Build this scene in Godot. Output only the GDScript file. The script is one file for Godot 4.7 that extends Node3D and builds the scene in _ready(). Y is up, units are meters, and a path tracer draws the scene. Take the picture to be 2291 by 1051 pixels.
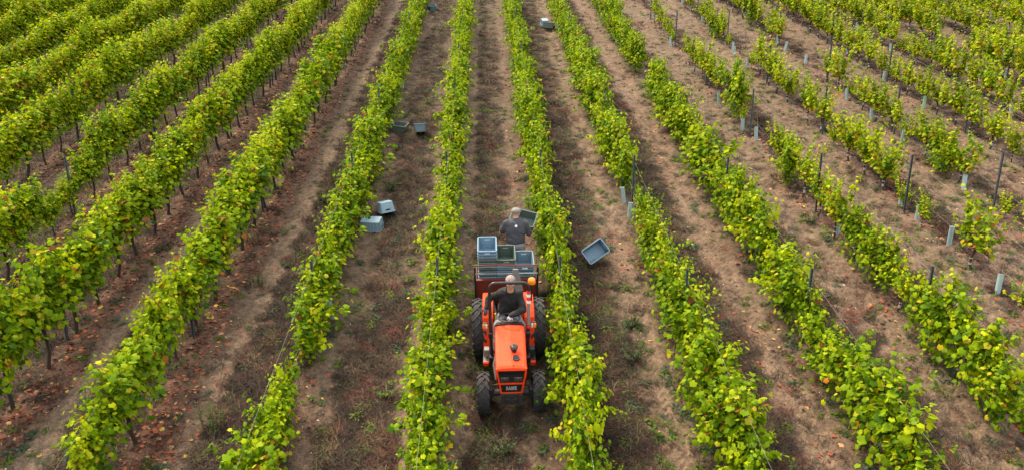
extends Node3D

# A vineyard on a hillside. Field coordinates: u across the rows, v up the slope along the rows, n off the ground.
const SLOPE := 0.2618            # 15 degrees, rising away from the camera
const TANS := 0.26795
var CA := cos(SLOPE)
var SA := sin(SLOPE)
var tilt := Basis(Vector3(1, 0, 0), SLOPE)
var taken := {}
var noise_a := FastNoiseLite.new()
var noise_b := FastNoiseLite.new()
var noise_c := FastNoiseLite.new()
var noise_d := FastNoiseLite.new()
var noise_e := FastNoiseLite.new()
var M := {}

# ---------------------------------------------------------------- mesh building
class MB:
	var p := PackedVector3Array()
	var n := PackedVector3Array()
	var c := PackedColorArray()
	var col := Color(1, 1, 1)
	func tri(a: Vector3, b: Vector3, d: Vector3, na: Vector3, nb: Vector3, nd: Vector3):
		var g := (b - a).cross(d - a)
		if g.dot(na + nb + nd) > 0.0:
			p.append_array([a, d, b]); n.append_array([na, nd, nb])
		else:
			p.append_array([a, b, d]); n.append_array([na, nb, nd])
		c.append_array([col, col, col])
	func flat(a: Vector3, b: Vector3, d: Vector3, away: Vector3):
		var g := (b - a).cross(d - a).normalized()
		if g.dot((a + b + d) / 3.0 - away) < 0.0: g = -g
		tri(a, b, d, g, g, g)
	func quad(a: Vector3, b: Vector3, d: Vector3, e: Vector3, away: Vector3):
		flat(a, b, d, away); flat(a, d, e, away)
	func hexa(q: Array):      # 8 corners: 0-3 bottom ring, 4-7 top ring
		var m := Vector3.ZERO
		for v in q: m += v / 8.0
		for f in [[0, 1, 2, 3], [4, 5, 6, 7], [0, 1, 5, 4], [1, 2, 6, 5], [2, 3, 7, 6], [3, 0, 4, 7]]:
			quad(q[f[0]], q[f[1]], q[f[2]], q[f[3]], m)
	func box(a: Vector3, b: Vector3, t := Transform3D.IDENTITY):
		hexa([t * a, t * Vector3(b.x, a.y, a.z), t * Vector3(b.x, a.y, b.z), t * Vector3(a.x, a.y, b.z),
			t * Vector3(a.x, b.y, a.z), t * Vector3(b.x, b.y, a.z), t * b, t * Vector3(a.x, b.y, b.z)])
	# box with chamfered edges, by loft of three rings along y
	func rbox(a: Vector3, b: Vector3, r: float, t := Transform3D.IDENTITY):
		var rings := []
		for s in [[a.y, r], [a.y + r, 0.0], [b.y - r, 0.0], [b.y, r]]:
			var i: float = s[1]
			var y: float = s[0]
			rings.append([t * Vector3(a.x + i + (r - i), y, a.z + i), t * Vector3(b.x - i - (r - i), y, a.z + i), t * Vector3(b.x - i, y, a.z + i + (r - i)), t * Vector3(b.x - i, y, b.z - i - (r - i)),
				t * Vector3(b.x - i - (r - i), y, b.z - i), t * Vector3(a.x + i + (r - i), y, b.z - i), t * Vector3(a.x + i, y, b.z - i - (r - i)), t * Vector3(a.x + i, y, a.z + i + (r - i))])
		loft(rings, true, t * ((a + b) * 0.5))
	func loft(rings: Array, caps: bool, mid: Vector3):
		for i in rings.size() - 1:
			var m: int = rings[i].size()
			for j in m:
				quad(rings[i][j], rings[i][(j + 1) % m], rings[i + 1][(j + 1) % m], rings[i + 1][j], mid)
		if caps:
			for r in [rings[0], rings[-1]]:
				for j in range(1, r.size() - 1): flat(r[0], r[j], r[j + 1], mid)
	func tube(path: Array, rad: Array, sides := 8, caps := true):
		var up := Vector3(0.137, 0.21, 0.968)
		var rings := []
		var nrm := []
		for i in path.size():
			var d: Vector3 = (path[mini(i + 1, path.size() - 1)] - path[maxi(i - 1, 0)]).normalized()
			var x := d.cross(up)
			if x.length() < 0.05: x = d.cross(Vector3(1, 0, 0))
			x = x.normalized()
			up = x.cross(d)
			var r1 := []
			var r2 := []
			for j in sides:
				var a := TAU * j / sides
				var o := x * cos(a) + up * sin(a)
				r1.append(path[i] + o * rad[i]); r2.append(o)
			rings.append(r1); nrm.append(r2)
		for i in path.size() - 1:
			for j in sides:
				var k := (j + 1) % sides
				tri(rings[i][j], rings[i][k], rings[i + 1][k], nrm[i][j], nrm[i][k], nrm[i + 1][k])
				tri(rings[i][j], rings[i + 1][k], rings[i + 1][j], nrm[i][j], nrm[i + 1][k], nrm[i + 1][j])
		if caps:
			for e in [[0, 1], [path.size() - 1, path.size() - 2]]:
				var g: Vector3 = (path[e[0]] - path[e[1]]).normalized()
				for j in range(1, sides - 1): tri(rings[e[0]][0], rings[e[0]][j], rings[e[0]][j + 1], g, g, g)
	func lathe(prof: Array, t: Transform3D, seg := 24, closed := false):   # profile of Vector2(radius, along y)
		var m := prof.size()
		var last := m if closed else m - 1
		for i in last:
			var a: Vector2 = prof[i]
			var b: Vector2 = prof[(i + 1) % m]
			var d := (b - a).normalized()
			var nn := Vector2(d.y, -d.x)
			for j in seg:
				var q := []
				var w := []
				for s in [j, j + 1]:
					var an: float = TAU * s / seg
					for e in [a, b]:
						q.append(t * Vector3(e.x * cos(an), e.y, e.x * sin(an)))
					w.append((t.basis * Vector3(nn.x * cos(an), nn.y, nn.x * sin(an))).normalized())
				if a.x > 1e-5: tri(q[0], q[1], q[2], w[0], w[0], w[1])
				if b.x > 1e-5: tri(q[1], q[3], q[2], w[0], w[1], w[1])
	func mesh(m: Material) -> ArrayMesh:
		var a := []
		a.resize(Mesh.ARRAY_MAX)
		a[Mesh.ARRAY_VERTEX] = p; a[Mesh.ARRAY_NORMAL] = n; a[Mesh.ARRAY_COLOR] = c
		var am := ArrayMesh.new()
		am.add_surface_from_arrays(Mesh.PRIMITIVE_TRIANGLES, a)
		am.surface_set_material(0, m)
		return am

# a field of joined tapered capsules, meshed as surface nets
class Blob:
	var o: Vector3
	var h: float
	var nx: int
	var ny: int
	var nz: int
	var f := PackedFloat32Array()
	func _init(a: Vector3, b: Vector3, cell: float):
		o = a; h = cell
		nx = int((b.x - a.x) / h) + 2; ny = int((b.y - a.y) / h) + 2; nz = int((b.z - a.z) / h) + 2
		f.resize(nx * ny * nz); f.fill(9.0)
	func put(lo: Vector3, hi: Vector3, k: float, fn: Callable):
		var g := k + h * 2.5
		var a := ((lo - o - Vector3.ONE * g) / h).floor()
		var b := ((hi - o + Vector3.ONE * g) / h).ceil()
		for z in range(maxi(0, int(a.z)), mini(nz, int(b.z) + 1)):
			for y in range(maxi(0, int(a.y)), mini(ny, int(b.y) + 1)):
				for x in range(maxi(0, int(a.x)), mini(nx, int(b.x) + 1)):
					var d: float = fn.call(o + Vector3(x, y, z) * h)
					var i := (z * ny + y) * nx + x
					var e := f[i]
					var t := maxf(k - absf(e - d), 0.0) / k
					f[i] = minf(e, d) - t * t * k * 0.25
	func cap(a: Vector3, b: Vector3, ra: float, rb: float, k := 0.03):
		var r := Vector3.ONE * maxf(ra, rb)
		var ab := b - a
		var l2 := maxf(ab.length_squared(), 1e-9)
		put(a.min(b) - r, a.max(b) + r, k, func(q: Vector3):
			var t := clampf((q - a).dot(ab) / l2, 0.0, 1.0)
			return q.distance_to(a + ab * t) - lerpf(ra, rb, t))
	func chain(pts: Array, rad: Array, k := 0.03):
		for i in pts.size() - 1: cap(pts[i], pts[i + 1], rad[i], rad[i + 1], k)
	func ell(m: Vector3, r: Vector3, k := 0.03, turn := Basis.IDENTITY):
		var big := Vector3.ONE * maxf(r.x, maxf(r.y, r.z))
		var inv := turn.inverse()
		put(m - big, m + big, k, func(q: Vector3):
			var e: Vector3 = inv * (q - m)
			var k0 := (e / r).length()
			var k1 := (e / (r * r)).length()
			return k0 * (k0 - 1.0) / maxf(k1, 1e-6))
	func cut(m: Vector3, nn: Vector3):       # keep what lies behind the plane
		for z in nz:
			for y in ny:
				for x in nx:
					var i := (z * ny + y) * nx + x
					f[i] = maxf(f[i], (o + Vector3(x, y, z) * h - m).dot(nn))
	func wrinkle(seed_: int, freq: float, amp: float):
		var fn := FastNoiseLite.new()
		fn.seed = seed_; fn.frequency = freq; fn.fractal_octaves = 2; fn.fractal_type = FastNoiseLite.FRACTAL_RIDGED
		for z in nz:
			for y in ny:
				for x in nx:
					var i := (z * ny + y) * nx + x
					if absf(f[i]) < h * 3.0 + amp:
						var q := o + Vector3(x, y, z) * h
						f[i] -= amp * fn.get_noise_3d(q.x, q.y * 1.7 + q.x, q.z)
	func build(mb: MB):
		var at := {}
		var vs := PackedVector3Array()
		for z in nz - 1:
			for y in ny - 1:
				for x in nx - 1:
					var i := (z * ny + y) * nx + x
					var lo := 9.0
					var hi := -9.0
					for c in [0, 1, nx, nx + 1, nx * ny, nx * ny + 1, nx * ny + nx, nx * ny + nx + 1]:
						var q := f[i + c]
						lo = minf(lo, q); hi = maxf(hi, q)
					if lo < 0.0 and hi >= 0.0:
						var s := Vector3.ZERO
						var m := 0
						for e in [[0, 0, 0, 1, 0, 0], [0, 1, 0, 1, 1, 0], [0, 0, 1, 1, 0, 1], [0, 1, 1, 1, 1, 1], [0, 0, 0, 0, 1, 0], [1, 0, 0, 1, 1, 0],
							[0, 0, 1, 0, 1, 1], [1, 0, 1, 1, 1, 1], [0, 0, 0, 0, 0, 1], [1, 0, 0, 1, 0, 1], [0, 1, 0, 0, 1, 1], [1, 1, 0, 1, 1, 1]]:
							var fa := f[i + e[0] + e[1] * nx + e[2] * nx * ny]
							var fb := f[i + e[3] + e[4] * nx + e[5] * nx * ny]
							if (fa < 0.0) != (fb < 0.0):
								s += Vector3(e[0], e[1], e[2]).lerp(Vector3(e[3], e[4], e[5]), fa / (fa - fb)); m += 1
						at[i] = vs.size()
						vs.append(o + (Vector3(x, y, z) + s / m) * h)
		var nr := PackedVector3Array()
		nr.resize(vs.size())
		var qs := []
		var st := [1, nx, nx * ny]
		for i in at:
			for ax in 3:
				var b: int = st[(ax + 1) % 3]
				var d: int = st[(ax + 2) % 3]
				if (f[i] < 0.0) != (f[i + st[ax]] < 0.0) and at.has(i - b) and at.has(i - d) and at.has(i - b - d):
					var q := [at[i], at[i - b], at[i - b - d], at[i - d]]
					var g := (vs[q[1]] - vs[q[0]]).cross(vs[q[2]] - vs[q[0]]) + (vs[q[2]] - vs[q[0]]).cross(vs[q[3]] - vs[q[0]])
					if (f[i] < 0.0) != (g[ax] > 0.0): g = -g
					for w in q: nr[w] += g
					qs.append(q)
		for q in qs:
			var nn := []
			for w in q: nn.append(nr[w].normalized())
			mb.tri(vs[q[0]], vs[q[1]], vs[q[2]], nn[0], nn[1], nn[2])
			mb.tri(vs[q[0]], vs[q[2]], vs[q[3]], nn[0], nn[2], nn[3])

# ---------------------------------------------------------------- naming
func numbered(called: String) -> String:
	var k: int = taken.get(called, 0)
	taken[called] = k + 1
	return called if k == 0 else "%s_%03d" % [called, k]

func tag(o: Node, label: String, category: String, group := ""):
	o.set_meta("label", label); o.set_meta("category", category)
	if group: o.set_meta("group", group)

func thing(called: String, at: Transform3D, label: String, category: String, group := "") -> Node3D:
	var o := Node3D.new()
	o.name = numbered(called); add_child(o); o.transform = at
	tag(o, label, category, group)
	return o

func part(called: String, mesh: Mesh, parent: Node, at := Transform3D.IDENTITY) -> MeshInstance3D:
	var o := MeshInstance3D.new()
	o.name = called; o.mesh = mesh; o.transform = at
	parent.add_child(o, true)
	return o

func setting(called: String, mesh: Mesh) -> MeshInstance3D:
	var o := MeshInstance3D.new()
	o.name = called; o.mesh = mesh; add_child(o); o.set_meta("kind", "structure")
	return o

func stuff(called: String, label: String, category: String, mesh: Mesh, ts: Array, cs := []):
	var mm := MultiMesh.new()
	mm.transform_format = MultiMesh.TRANSFORM_3D
	mm.use_colors = not cs.is_empty()
	mm.mesh = mesh
	mm.instance_count = ts.size()
	for i in ts.size():
		mm.set_instance_transform(i, ts[i])
		if cs: mm.set_instance_color(i, cs[i])
	var o := MultiMeshInstance3D.new()
	o.name = called; o.multimesh = mm; add_child(o)
	tag(o, label, category); o.set_meta("kind", "stuff")

# ---------------------------------------------------------------- materials
func lin(r: float, g: float, b: float) -> Color:
	return Color(r, g, b).linear_to_srgb()

func noise_tex(seed_: int, freq: float, lo: float, hi: float, size := 256, normal := 0.0) -> ImageTexture:
	var fn := FastNoiseLite.new()
	fn.seed = seed_; fn.frequency = freq; fn.fractal_octaves = 5; fn.fractal_gain = 0.6
	var im := fn.get_seamless_image(size, size)
	im.convert(Image.FORMAT_RGB8)
	if normal > 0.0:
		im.bump_map_to_normal_map(normal)
	else:
		for y in size:
			for x in size:
				var g := lerpf(lo, hi, im.get_pixel(x, y).r)
				im.set_pixel(x, y, Color(g, g, g))
	im.generate_mipmaps()
	return ImageTexture.create_from_image(im)

func blotch_tex(seed_: int, freq: float, a: Color, b: Color, from: float, to: float, size := 256) -> ImageTexture:
	var fn := FastNoiseLite.new()
	fn.seed = seed_; fn.frequency = freq; fn.fractal_octaves = 5; fn.fractal_gain = 0.62
	var im := fn.get_seamless_image(size, size)
	im.convert(Image.FORMAT_RGB8)
	for y in size:
		for x in size:
			im.set_pixel(x, y, a.lerp(b, smoothstep(from, to, im.get_pixel(x, y).r)).linear_to_srgb())
	im.generate_mipmaps()
	return ImageTexture.create_from_image(im)

func mat(color: Color, rough := 0.6, metal := 0.0, grain: Texture2D = null, scale := 2.0) -> StandardMaterial3D:
	var m := StandardMaterial3D.new()
	m.albedo_color = color; m.roughness = rough; m.metallic = metal
	m.vertex_color_use_as_albedo = true
	if grain:
		m.albedo_texture = grain; m.uv1_triplanar = true; m.uv1_scale = Vector3.ONE * scale
	return m

func materials():
	var soft := noise_tex(5, 0.02, 0.72, 1.0)
	var fine := noise_tex(6, 0.06, 0.55, 1.0)
	M.soft = soft
	M.faint = noise_tex(17, 0.03, 0.84, 1.04)
	M.leaf = mat(Color.WHITE, 0.52)
	M.leaf.metallic_specular = 0.22
	M.leaf.cull_mode = BaseMaterial3D.CULL_DISABLED
	M.leaf.backlight_enabled = true
	M.leaf.backlight = Color(0.86, 0.90, 0.25)
	M.dry = mat(Color.WHITE, 0.9)
	M.dry.cull_mode = BaseMaterial3D.CULL_DISABLED
	M.bark = mat(Color.WHITE, 0.9, 0.0, fine, 9.0)
	M.wrap = mat(lin(0.55, 0.55, 0.56), 0.5, 0.0, fine, 12.0)
	M.post = mat(lin(0.12, 0.155, 0.19), 0.45, 0.55, soft, 6.0)
	M.wire = mat(lin(0.25, 0.24, 0.22), 0.5, 0.4)
	M.shelter = mat(lin(0.40, 0.55, 0.57), 0.45, 0.0, soft, 5.0)
	M.shelter.backlight_enabled = true
	M.shelter.backlight = Color(0.3, 0.4, 0.4)
	M.shelter.cull_mode = BaseMaterial3D.CULL_DISABLED
	M.shelter_green = mat(lin(0.36, 0.58, 0.36), 0.45, 0.0, soft, 5.0)
	M.shelter_green.cull_mode = BaseMaterial3D.CULL_DISABLED
	M.cane = mat(lin(0.30, 0.16, 0.07), 0.7)
	M.orange = mat(Color.WHITE, 0.48, 0.0, blotch_tex(41, 0.018, Color(0.78, 0.050, 0.007), Color(0.56, 0.085, 0.028), 0.55, 1.0), 1.3)
	M.orange.metallic_specular = 0.35
	M.red = mat(lin(0.24, 0.034, 0.016), 0.6, 0.0, fine, 4.0)
	M.rust = mat(lin(0.20, 0.06, 0.035), 0.75, 0.0, fine, 6.0)
	M.black = mat(lin(0.012, 0.0125, 0.014), 0.5, 0.0, soft, 4.0)
	M.steel_black = mat(lin(0.020, 0.021, 0.025), 0.38, 0.0, soft, 6.0)
	M.iron = mat(lin(0.07, 0.07, 0.072), 0.6, 0.3, fine, 6.0)
	M.grey = mat(lin(0.28, 0.29, 0.29), 0.5, 0.3, soft, 5.0)
	M.rubber = mat(Color.WHITE, 0.78, 0.0, blotch_tex(42, 0.02, Color(0.014, 0.016, 0.020), Color(0.050, 0.040, 0.032), 0.50, 0.95), 2.0)
	M.lens = mat(lin(0.85, 0.22, 0.02), 0.2)
	M.clear_lens = mat(lin(0.62, 0.62, 0.60), 0.15)
	M.lamp = mat(lin(0.06, 0.06, 0.065), 0.15, 0.3)
	M.white = mat(lin(0.70, 0.70, 0.70), 0.5)
	M.redtape = mat(lin(0.62, 0.03, 0.04), 0.4)
	M.letter = mat(lin(0.40, 0.40, 0.40), 0.45)
	M.skin = mat(lin(0.46, 0.25, 0.17), 0.55)
	M.jacket = mat(lin(0.010, 0.010, 0.012), 0.85, 0.0, soft, 6.0)
	M.jacket.rim_enabled = true
	M.jacket.rim = 0.08
	M.shirt = mat(lin(0.066, 0.068, 0.088), 0.88, 0.0, soft, 5.0)
	M.trouser = mat(lin(0.24, 0.245, 0.29), 0.85, 0.0, soft, 6.0)
	M.cap_grey = mat(lin(0.27, 0.26, 0.24), 0.9, 0.0, soft, 9.0)
	M.cap_pink = mat(lin(0.46, 0.35, 0.36), 0.85, 0.0, noise_tex(9, 0.04, 0.35, 1.15, 128), 5.0)
	M.glove = mat(lin(0.40, 0.40, 0.46), 0.8)
	M.glove_dark = mat(lin(0.02, 0.02, 0.024), 0.8)
	M.hair = mat(lin(0.10, 0.085, 0.07), 0.8)
	M.boot = mat(lin(0.045, 0.035, 0.028), 0.7)
	M.eye = mat(lin(0.02, 0.015, 0.012), 0.2)
	M.lip = mat(lin(0.34, 0.12, 0.10), 0.5)

# ---------------------------------------------------------------- field
func row_u(k: int) -> float:
	return -1.1 + (2.44 if k > 0 else 2.478) * k

func lane(u: float) -> Vector2:           # lane index and place in it, 0 at its left row, 1 at its right row
	var kf := (u + 1.1) / (2.44 if u > -1.1 else 2.478)
	var k := floorf(kf)
	return Vector2(k, kf - k)

func hump(t: float, m: float, w: float) -> float:
	var d := (t - m) / w
	return exp(-d * d)

func bump(u: float, v: float) -> float:
	var l := lane(u)
	var k := l.x
	var t := l.y
	var h := 0.035 * noise_a.get_noise_2d(u * 1.1, v * 0.7) + 0.030 * noise_b.get_noise_2d(u, v * 0.8)
	h += 0.05 * (hump(t, 0.0, 0.16) + hump(t, 1.0, 0.16))
	h -= 0.045 * (hump(t, 0.22, 0.075) + hump(t, 0.76, 0.075))
	if k >= 3.0:
		h += 0.045 * noise_b.get_noise_2d(u * 0.7 + 90.0, v * 0.55) + 0.05 * hump(t, 0.5, 0.2)
		h += 0.030 * noise_c.get_noise_2d(u * 1.5, v * 0.7) + 0.035 * noise_e.get_noise_2d(u, v * 0.8)
	h += 0.014 * noise_c.get_noise_2d(u, v)
	if k >= -1.0 and k <= 2.0:                # tread prints pressed into the wheel tracks
		var side := hump(t, 0.22, 0.055) + hump(t, 0.74, 0.055)
		h += 0.010 * side * sin((v + absf(t - (0.22 if t < 0.5 else 0.74)) * 3.0) * TAU / 0.16)
	return h

func G(u: float, v: float, up := 0.0) -> Vector3:       # up is measured plumb, not square to the slope
	var n := bump(u, v)
	return Vector3(u, v * SA + n * CA + up, -v * CA + n * SA)

func F(u: float, v: float, n: float) -> Vector3:
	return Vector3(u, v * SA + n * CA, -v * CA + n * SA)

# how much of each cover grows or lies at a place
func cover(u: float, v: float) -> Dictionary:
	var l := lane(u)
	var k := l.x
	var t := l.y
	var na := noise_a.get_noise_2d(u * 0.9 + 40.0, v * 0.45)
	var nb := noise_b.get_noise_2d(u * 0.8 - 30.0, v * 0.6 + 17.0)
	var dark := 0.0
	var pale := 0.0
	var litter := 0.0
	var green := 0.0
	if k <= -2.0:
		litter = 1.1 * hump(t, 0.06, 0.2) + 0.55 * hump(t, 1.0, 0.14)
		pale = hump(t, 0.38, 0.15)
		dark = hump(t, 0.72, 0.22) * 1.15 + 0.15
		if k == -2.0: dark += 0.4 * hump(t, 0.68, 0.26)
		green = 0.12 * hump(t, 0.75, 0.2)
	elif k == -1.0:
		litter = 0.35 * hump(t, 0.05, 0.16)
		pale = 0.55 * hump(t, 0.9, 0.16) + 0.45 * hump(t, 0.2, 0.12)
		dark = 0.74 * hump(t, 0.50, 0.26)
		green = 0.22 * hump(t, 0.5, 0.35)
	elif k == 0.0:
		litter = 0.30 * hump(t, 0.85, 0.2)
		pale = 1.15 * hump(t, 0.20, 0.085) + 0.5 * hump(t, 0.72, 0.07)
		dark = 0.80 * hump(t, 0.40, 0.10) + 0.42 * hump(t, 0.60, 0.12)
		green = 0.6 * hump(t, 0.40, 0.13) + 0.25 * hump(t, 0.9, 0.15)
	elif k == 1.0:
		litter = 0.16
		pale = 0.95 * hump(t, 0.74, 0.13)
		dark = 0.76 * hump(t, 0.40, 0.24)
		green = 0.38 * hump(t, 0.5, 0.3)
	elif k == 2.0:
		litter = 0.22
		pale = 0.9 * hump(t, 0.70, 0.14) + 0.1
		dark = 0.88 * hump(t, 0.38, 0.19)
		green = 0.25 * hump(t, 0.3, 0.2) + 0.42 * hump(t, 0.95, 0.16)
	else:
		litter = 0.50 * hump(t, 0.15, 0.28) + 0.42 * hump(t, 1.0, 0.2)
		pale = 0.50
		dark = 0.72 * hump(t, 0.34, 0.22) + 0.16 if k == 3.0 else 0.50 * hump(t, 0.30, 0.22) + 0.24
		green = 0.30 * hump(t, 0.95, 0.16) + 0.06
	var nf := noise_b.get_noise_2d(u * 2.6 + 70.0, v * 1.9 - 50.0)
	dark = clampf(dark * 1.15 + na * 0.50 + nb * 0.50 + nf * 0.55 - pale * 0.60, 0.0, 1.0)
	dark = smoothstep(0.32, 0.66, dark)
	pale = clampf(pale * 1.15 + nb * 0.4 - dark * 0.8, 0.0, 1.0)
	litter = clampf(litter + na * 0.45 - 0.10, 0.0, 1.0)
	green = clampf(green + nb * 0.55 + nf * 0.45 - na * 0.3 - 0.10, 0.0, 1.0)
	return {"dark": dark, "pale": pale, "litter": litter, "green": green}

func build_ground():
	# rows of the sheet lie closer together near the tractor and wide apart far away
	var vs := [-60.0, -20.0, 0.0, 4.0]
	var v := 6.3
	while v < 46.0:
		vs.append(v)
		v += 0.022 + 0.0020 * (v - 6.3)
	vs.append_array([48.0, 56.0, 80.0, 140.0, 300.0])
	var cols := 1000
	var rows := vs.size()
	var p := PackedVector3Array()
	var c := PackedColorArray()
	var idx := PackedInt32Array()
	p.resize(rows * cols); c.resize(rows * cols)
	var hi := PackedFloat32Array()
	hi.resize(rows * cols)
	var base := Vector3(0.100, 0.063, 0.041)
	var palec := Vector3(0.205, 0.138, 0.094)
	var darkc := Vector3(0.036, 0.022, 0.014)
	var redc := Vector3(0.095, 0.034, 0.023)
	var litc := Vector3(0.155, 0.066, 0.040)
	var grec := Vector3(0.075, 0.078, 0.028)
	var sandc := Vector3(0.205, 0.140, 0.098)
	for r in rows:
		v = vs[r]
		var half: float = clampf(4.5 + v * 0.74, 8.0, 42.0)
		if v > 46.0 or v < 6.0: half = 42.0
		for q in cols:
			var s := float(q) / (cols - 1) * 2.0 - 1.0
			var u := s * half
			if q == 0: u = -300.0
			if q == cols - 1: u = 300.0
			var i := r * cols + q
			var cv := cover(u, v)
			var n3 := noise_c.get_noise_2d(u, v)
			var n4 := noise_d.get_noise_2d(u, v)
			var nb := noise_b.get_noise_2d(u + 200.0, v)
			var col := base.lerp(palec, clampf(cv.pale * 0.9 + n3 * 0.35, 0.0, 1.0))
			if u > 5.0: col = col.lerp(sandc, 0.25)
			col = col.lerp(litc, clampf(cv.litter * (0.55 + n4 * 1.3), 0.0, 0.8))
			col = col.lerp(darkc.lerp(redc, clampf(nb * 1.6, 0.0, 1.0)), clampf(cv.dark * (0.80 + n4 * 0.9 + n3 * 0.5), 0.0, 0.97))
			col = col.lerp(grec, clampf(cv.green * (0.5 + n4 * 1.1), 0.0, 0.7))
			col *= 1.0 + 0.36 * n4 + 0.40 * n3 + 0.40 * nb
			c[i] = Color(maxf(col.x, 0.012), maxf(col.y, 0.008), maxf(col.z, 0.006))
			var b: float = bump(u, v) + 0.007 * n4 + 0.02 * cv.dark * (n3 * 0.8 + n4) 
			p[i] = F(u, v, b)
	for r in rows - 1:
		for q in cols - 1:
			var a := r * cols + q
			idx.append_array([a, a + cols, a + 1, a + 1, a + cols, a + cols + 1])
	var nr := PackedVector3Array()
	nr.resize(rows * cols)
	for r in rows:
		for q in cols:
			var dx := p[r * cols + mini(q + 1, cols - 1)] - p[r * cols + maxi(q - 1, 0)]
			var dz := p[mini(r + 1, rows - 1) * cols + q] - p[maxi(r - 1, 0) * cols + q]
			nr[r * cols + q] = dx.cross(dz).normalized()
	var a := []
	a.resize(Mesh.ARRAY_MAX)
	a[Mesh.ARRAY_VERTEX] = p; a[Mesh.ARRAY_NORMAL] = nr; a[Mesh.ARRAY_COLOR] = c; a[Mesh.ARRAY_INDEX] = idx
	var am := ArrayMesh.new()
	am.add_surface_from_arrays(Mesh.PRIMITIVE_TRIANGLES, a)
	var m := mat(Color.WHITE, 0.95, 0.0, noise_tex(21, 0.05, 0.55, 1.18, 512), 0.9)
	m.uv1_world_triplanar = true
	m.normal_enabled = true
	m.normal_texture = noise_tex(22, 0.08, 0, 1, 512, 6.0)
	m.normal_scale = 0.8
	am.surface_set_material(0, m)
	setting("ground", am)

# ---------------------------------------------------------------- leaves and vines
const LEAF := [Vector2(0.0, 0.03), Vector2(0.19, -0.15), Vector2(0.41, -0.07), Vector2(0.44, 0.13), Vector2(0.56, 0.35), Vector2(0.41, 0.56), Vector2(0.20, 0.66), Vector2(0.0, 0.88),
	Vector2(-0.20, 0.66), Vector2(-0.41, 0.56), Vector2(-0.56, 0.35), Vector2(-0.44, 0.13), Vector2(-0.41, -0.07), Vector2(-0.19, -0.15)]

func leaf(mb: MB, at: Vector3, nn: Vector3, tip: Vector3, s: float, curl: float, c: Color):
	var y := (tip - nn * tip.dot(nn)).normalized()
	var x := y.cross(nn)
	var pts := []
	var nr := []
	for e in LEAF:
		var z: float = -curl * (e.x * e.x * 1.3 + (e.y - 0.25) * (e.y - 0.25) * 0.8) + 0.10 * absf(e.x)
		pts.append(at + (x * e.x + y * (e.y - 0.1) + nn * z) * s)
		nr.append((nn + (x * e.x * curl * 2.0 + y * (e.y - 0.25) * curl * 1.4)).normalized())
	var mid: Vector3 = at + y * 0.15 * s
	mb.col = c
	for i in 14:
		var j := (i + 1) % 14
		mb.tri(mid, pts[i], pts[j], nn, nr[i], nr[j])

func leaf_color(r: RandomNumberGenerator, tone: float, autumn: float) -> Color:
	var a := r.randf()
	if a < autumn * 0.35: return Color(0.42, 0.15, 0.02).lerp(Color(0.16, 0.05, 0.02), r.randf())
	if a < autumn: return Color(0.50, 0.36, 0.02).lerp(Color(0.42, 0.40, 0.03), r.randf())
	var t := clampf(tone + r.randfn(0.0, 0.19), 0.0, 1.0)
	var c := Color(0.045, 0.112, 0.004).lerp(Color(0.190, 0.305, 0.006), minf(t * 2.0, 1.0))
	return c.lerp(Color(0.430, 0.480, 0.008), maxf(t * 2.0 - 1.0, 0.0))

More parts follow.
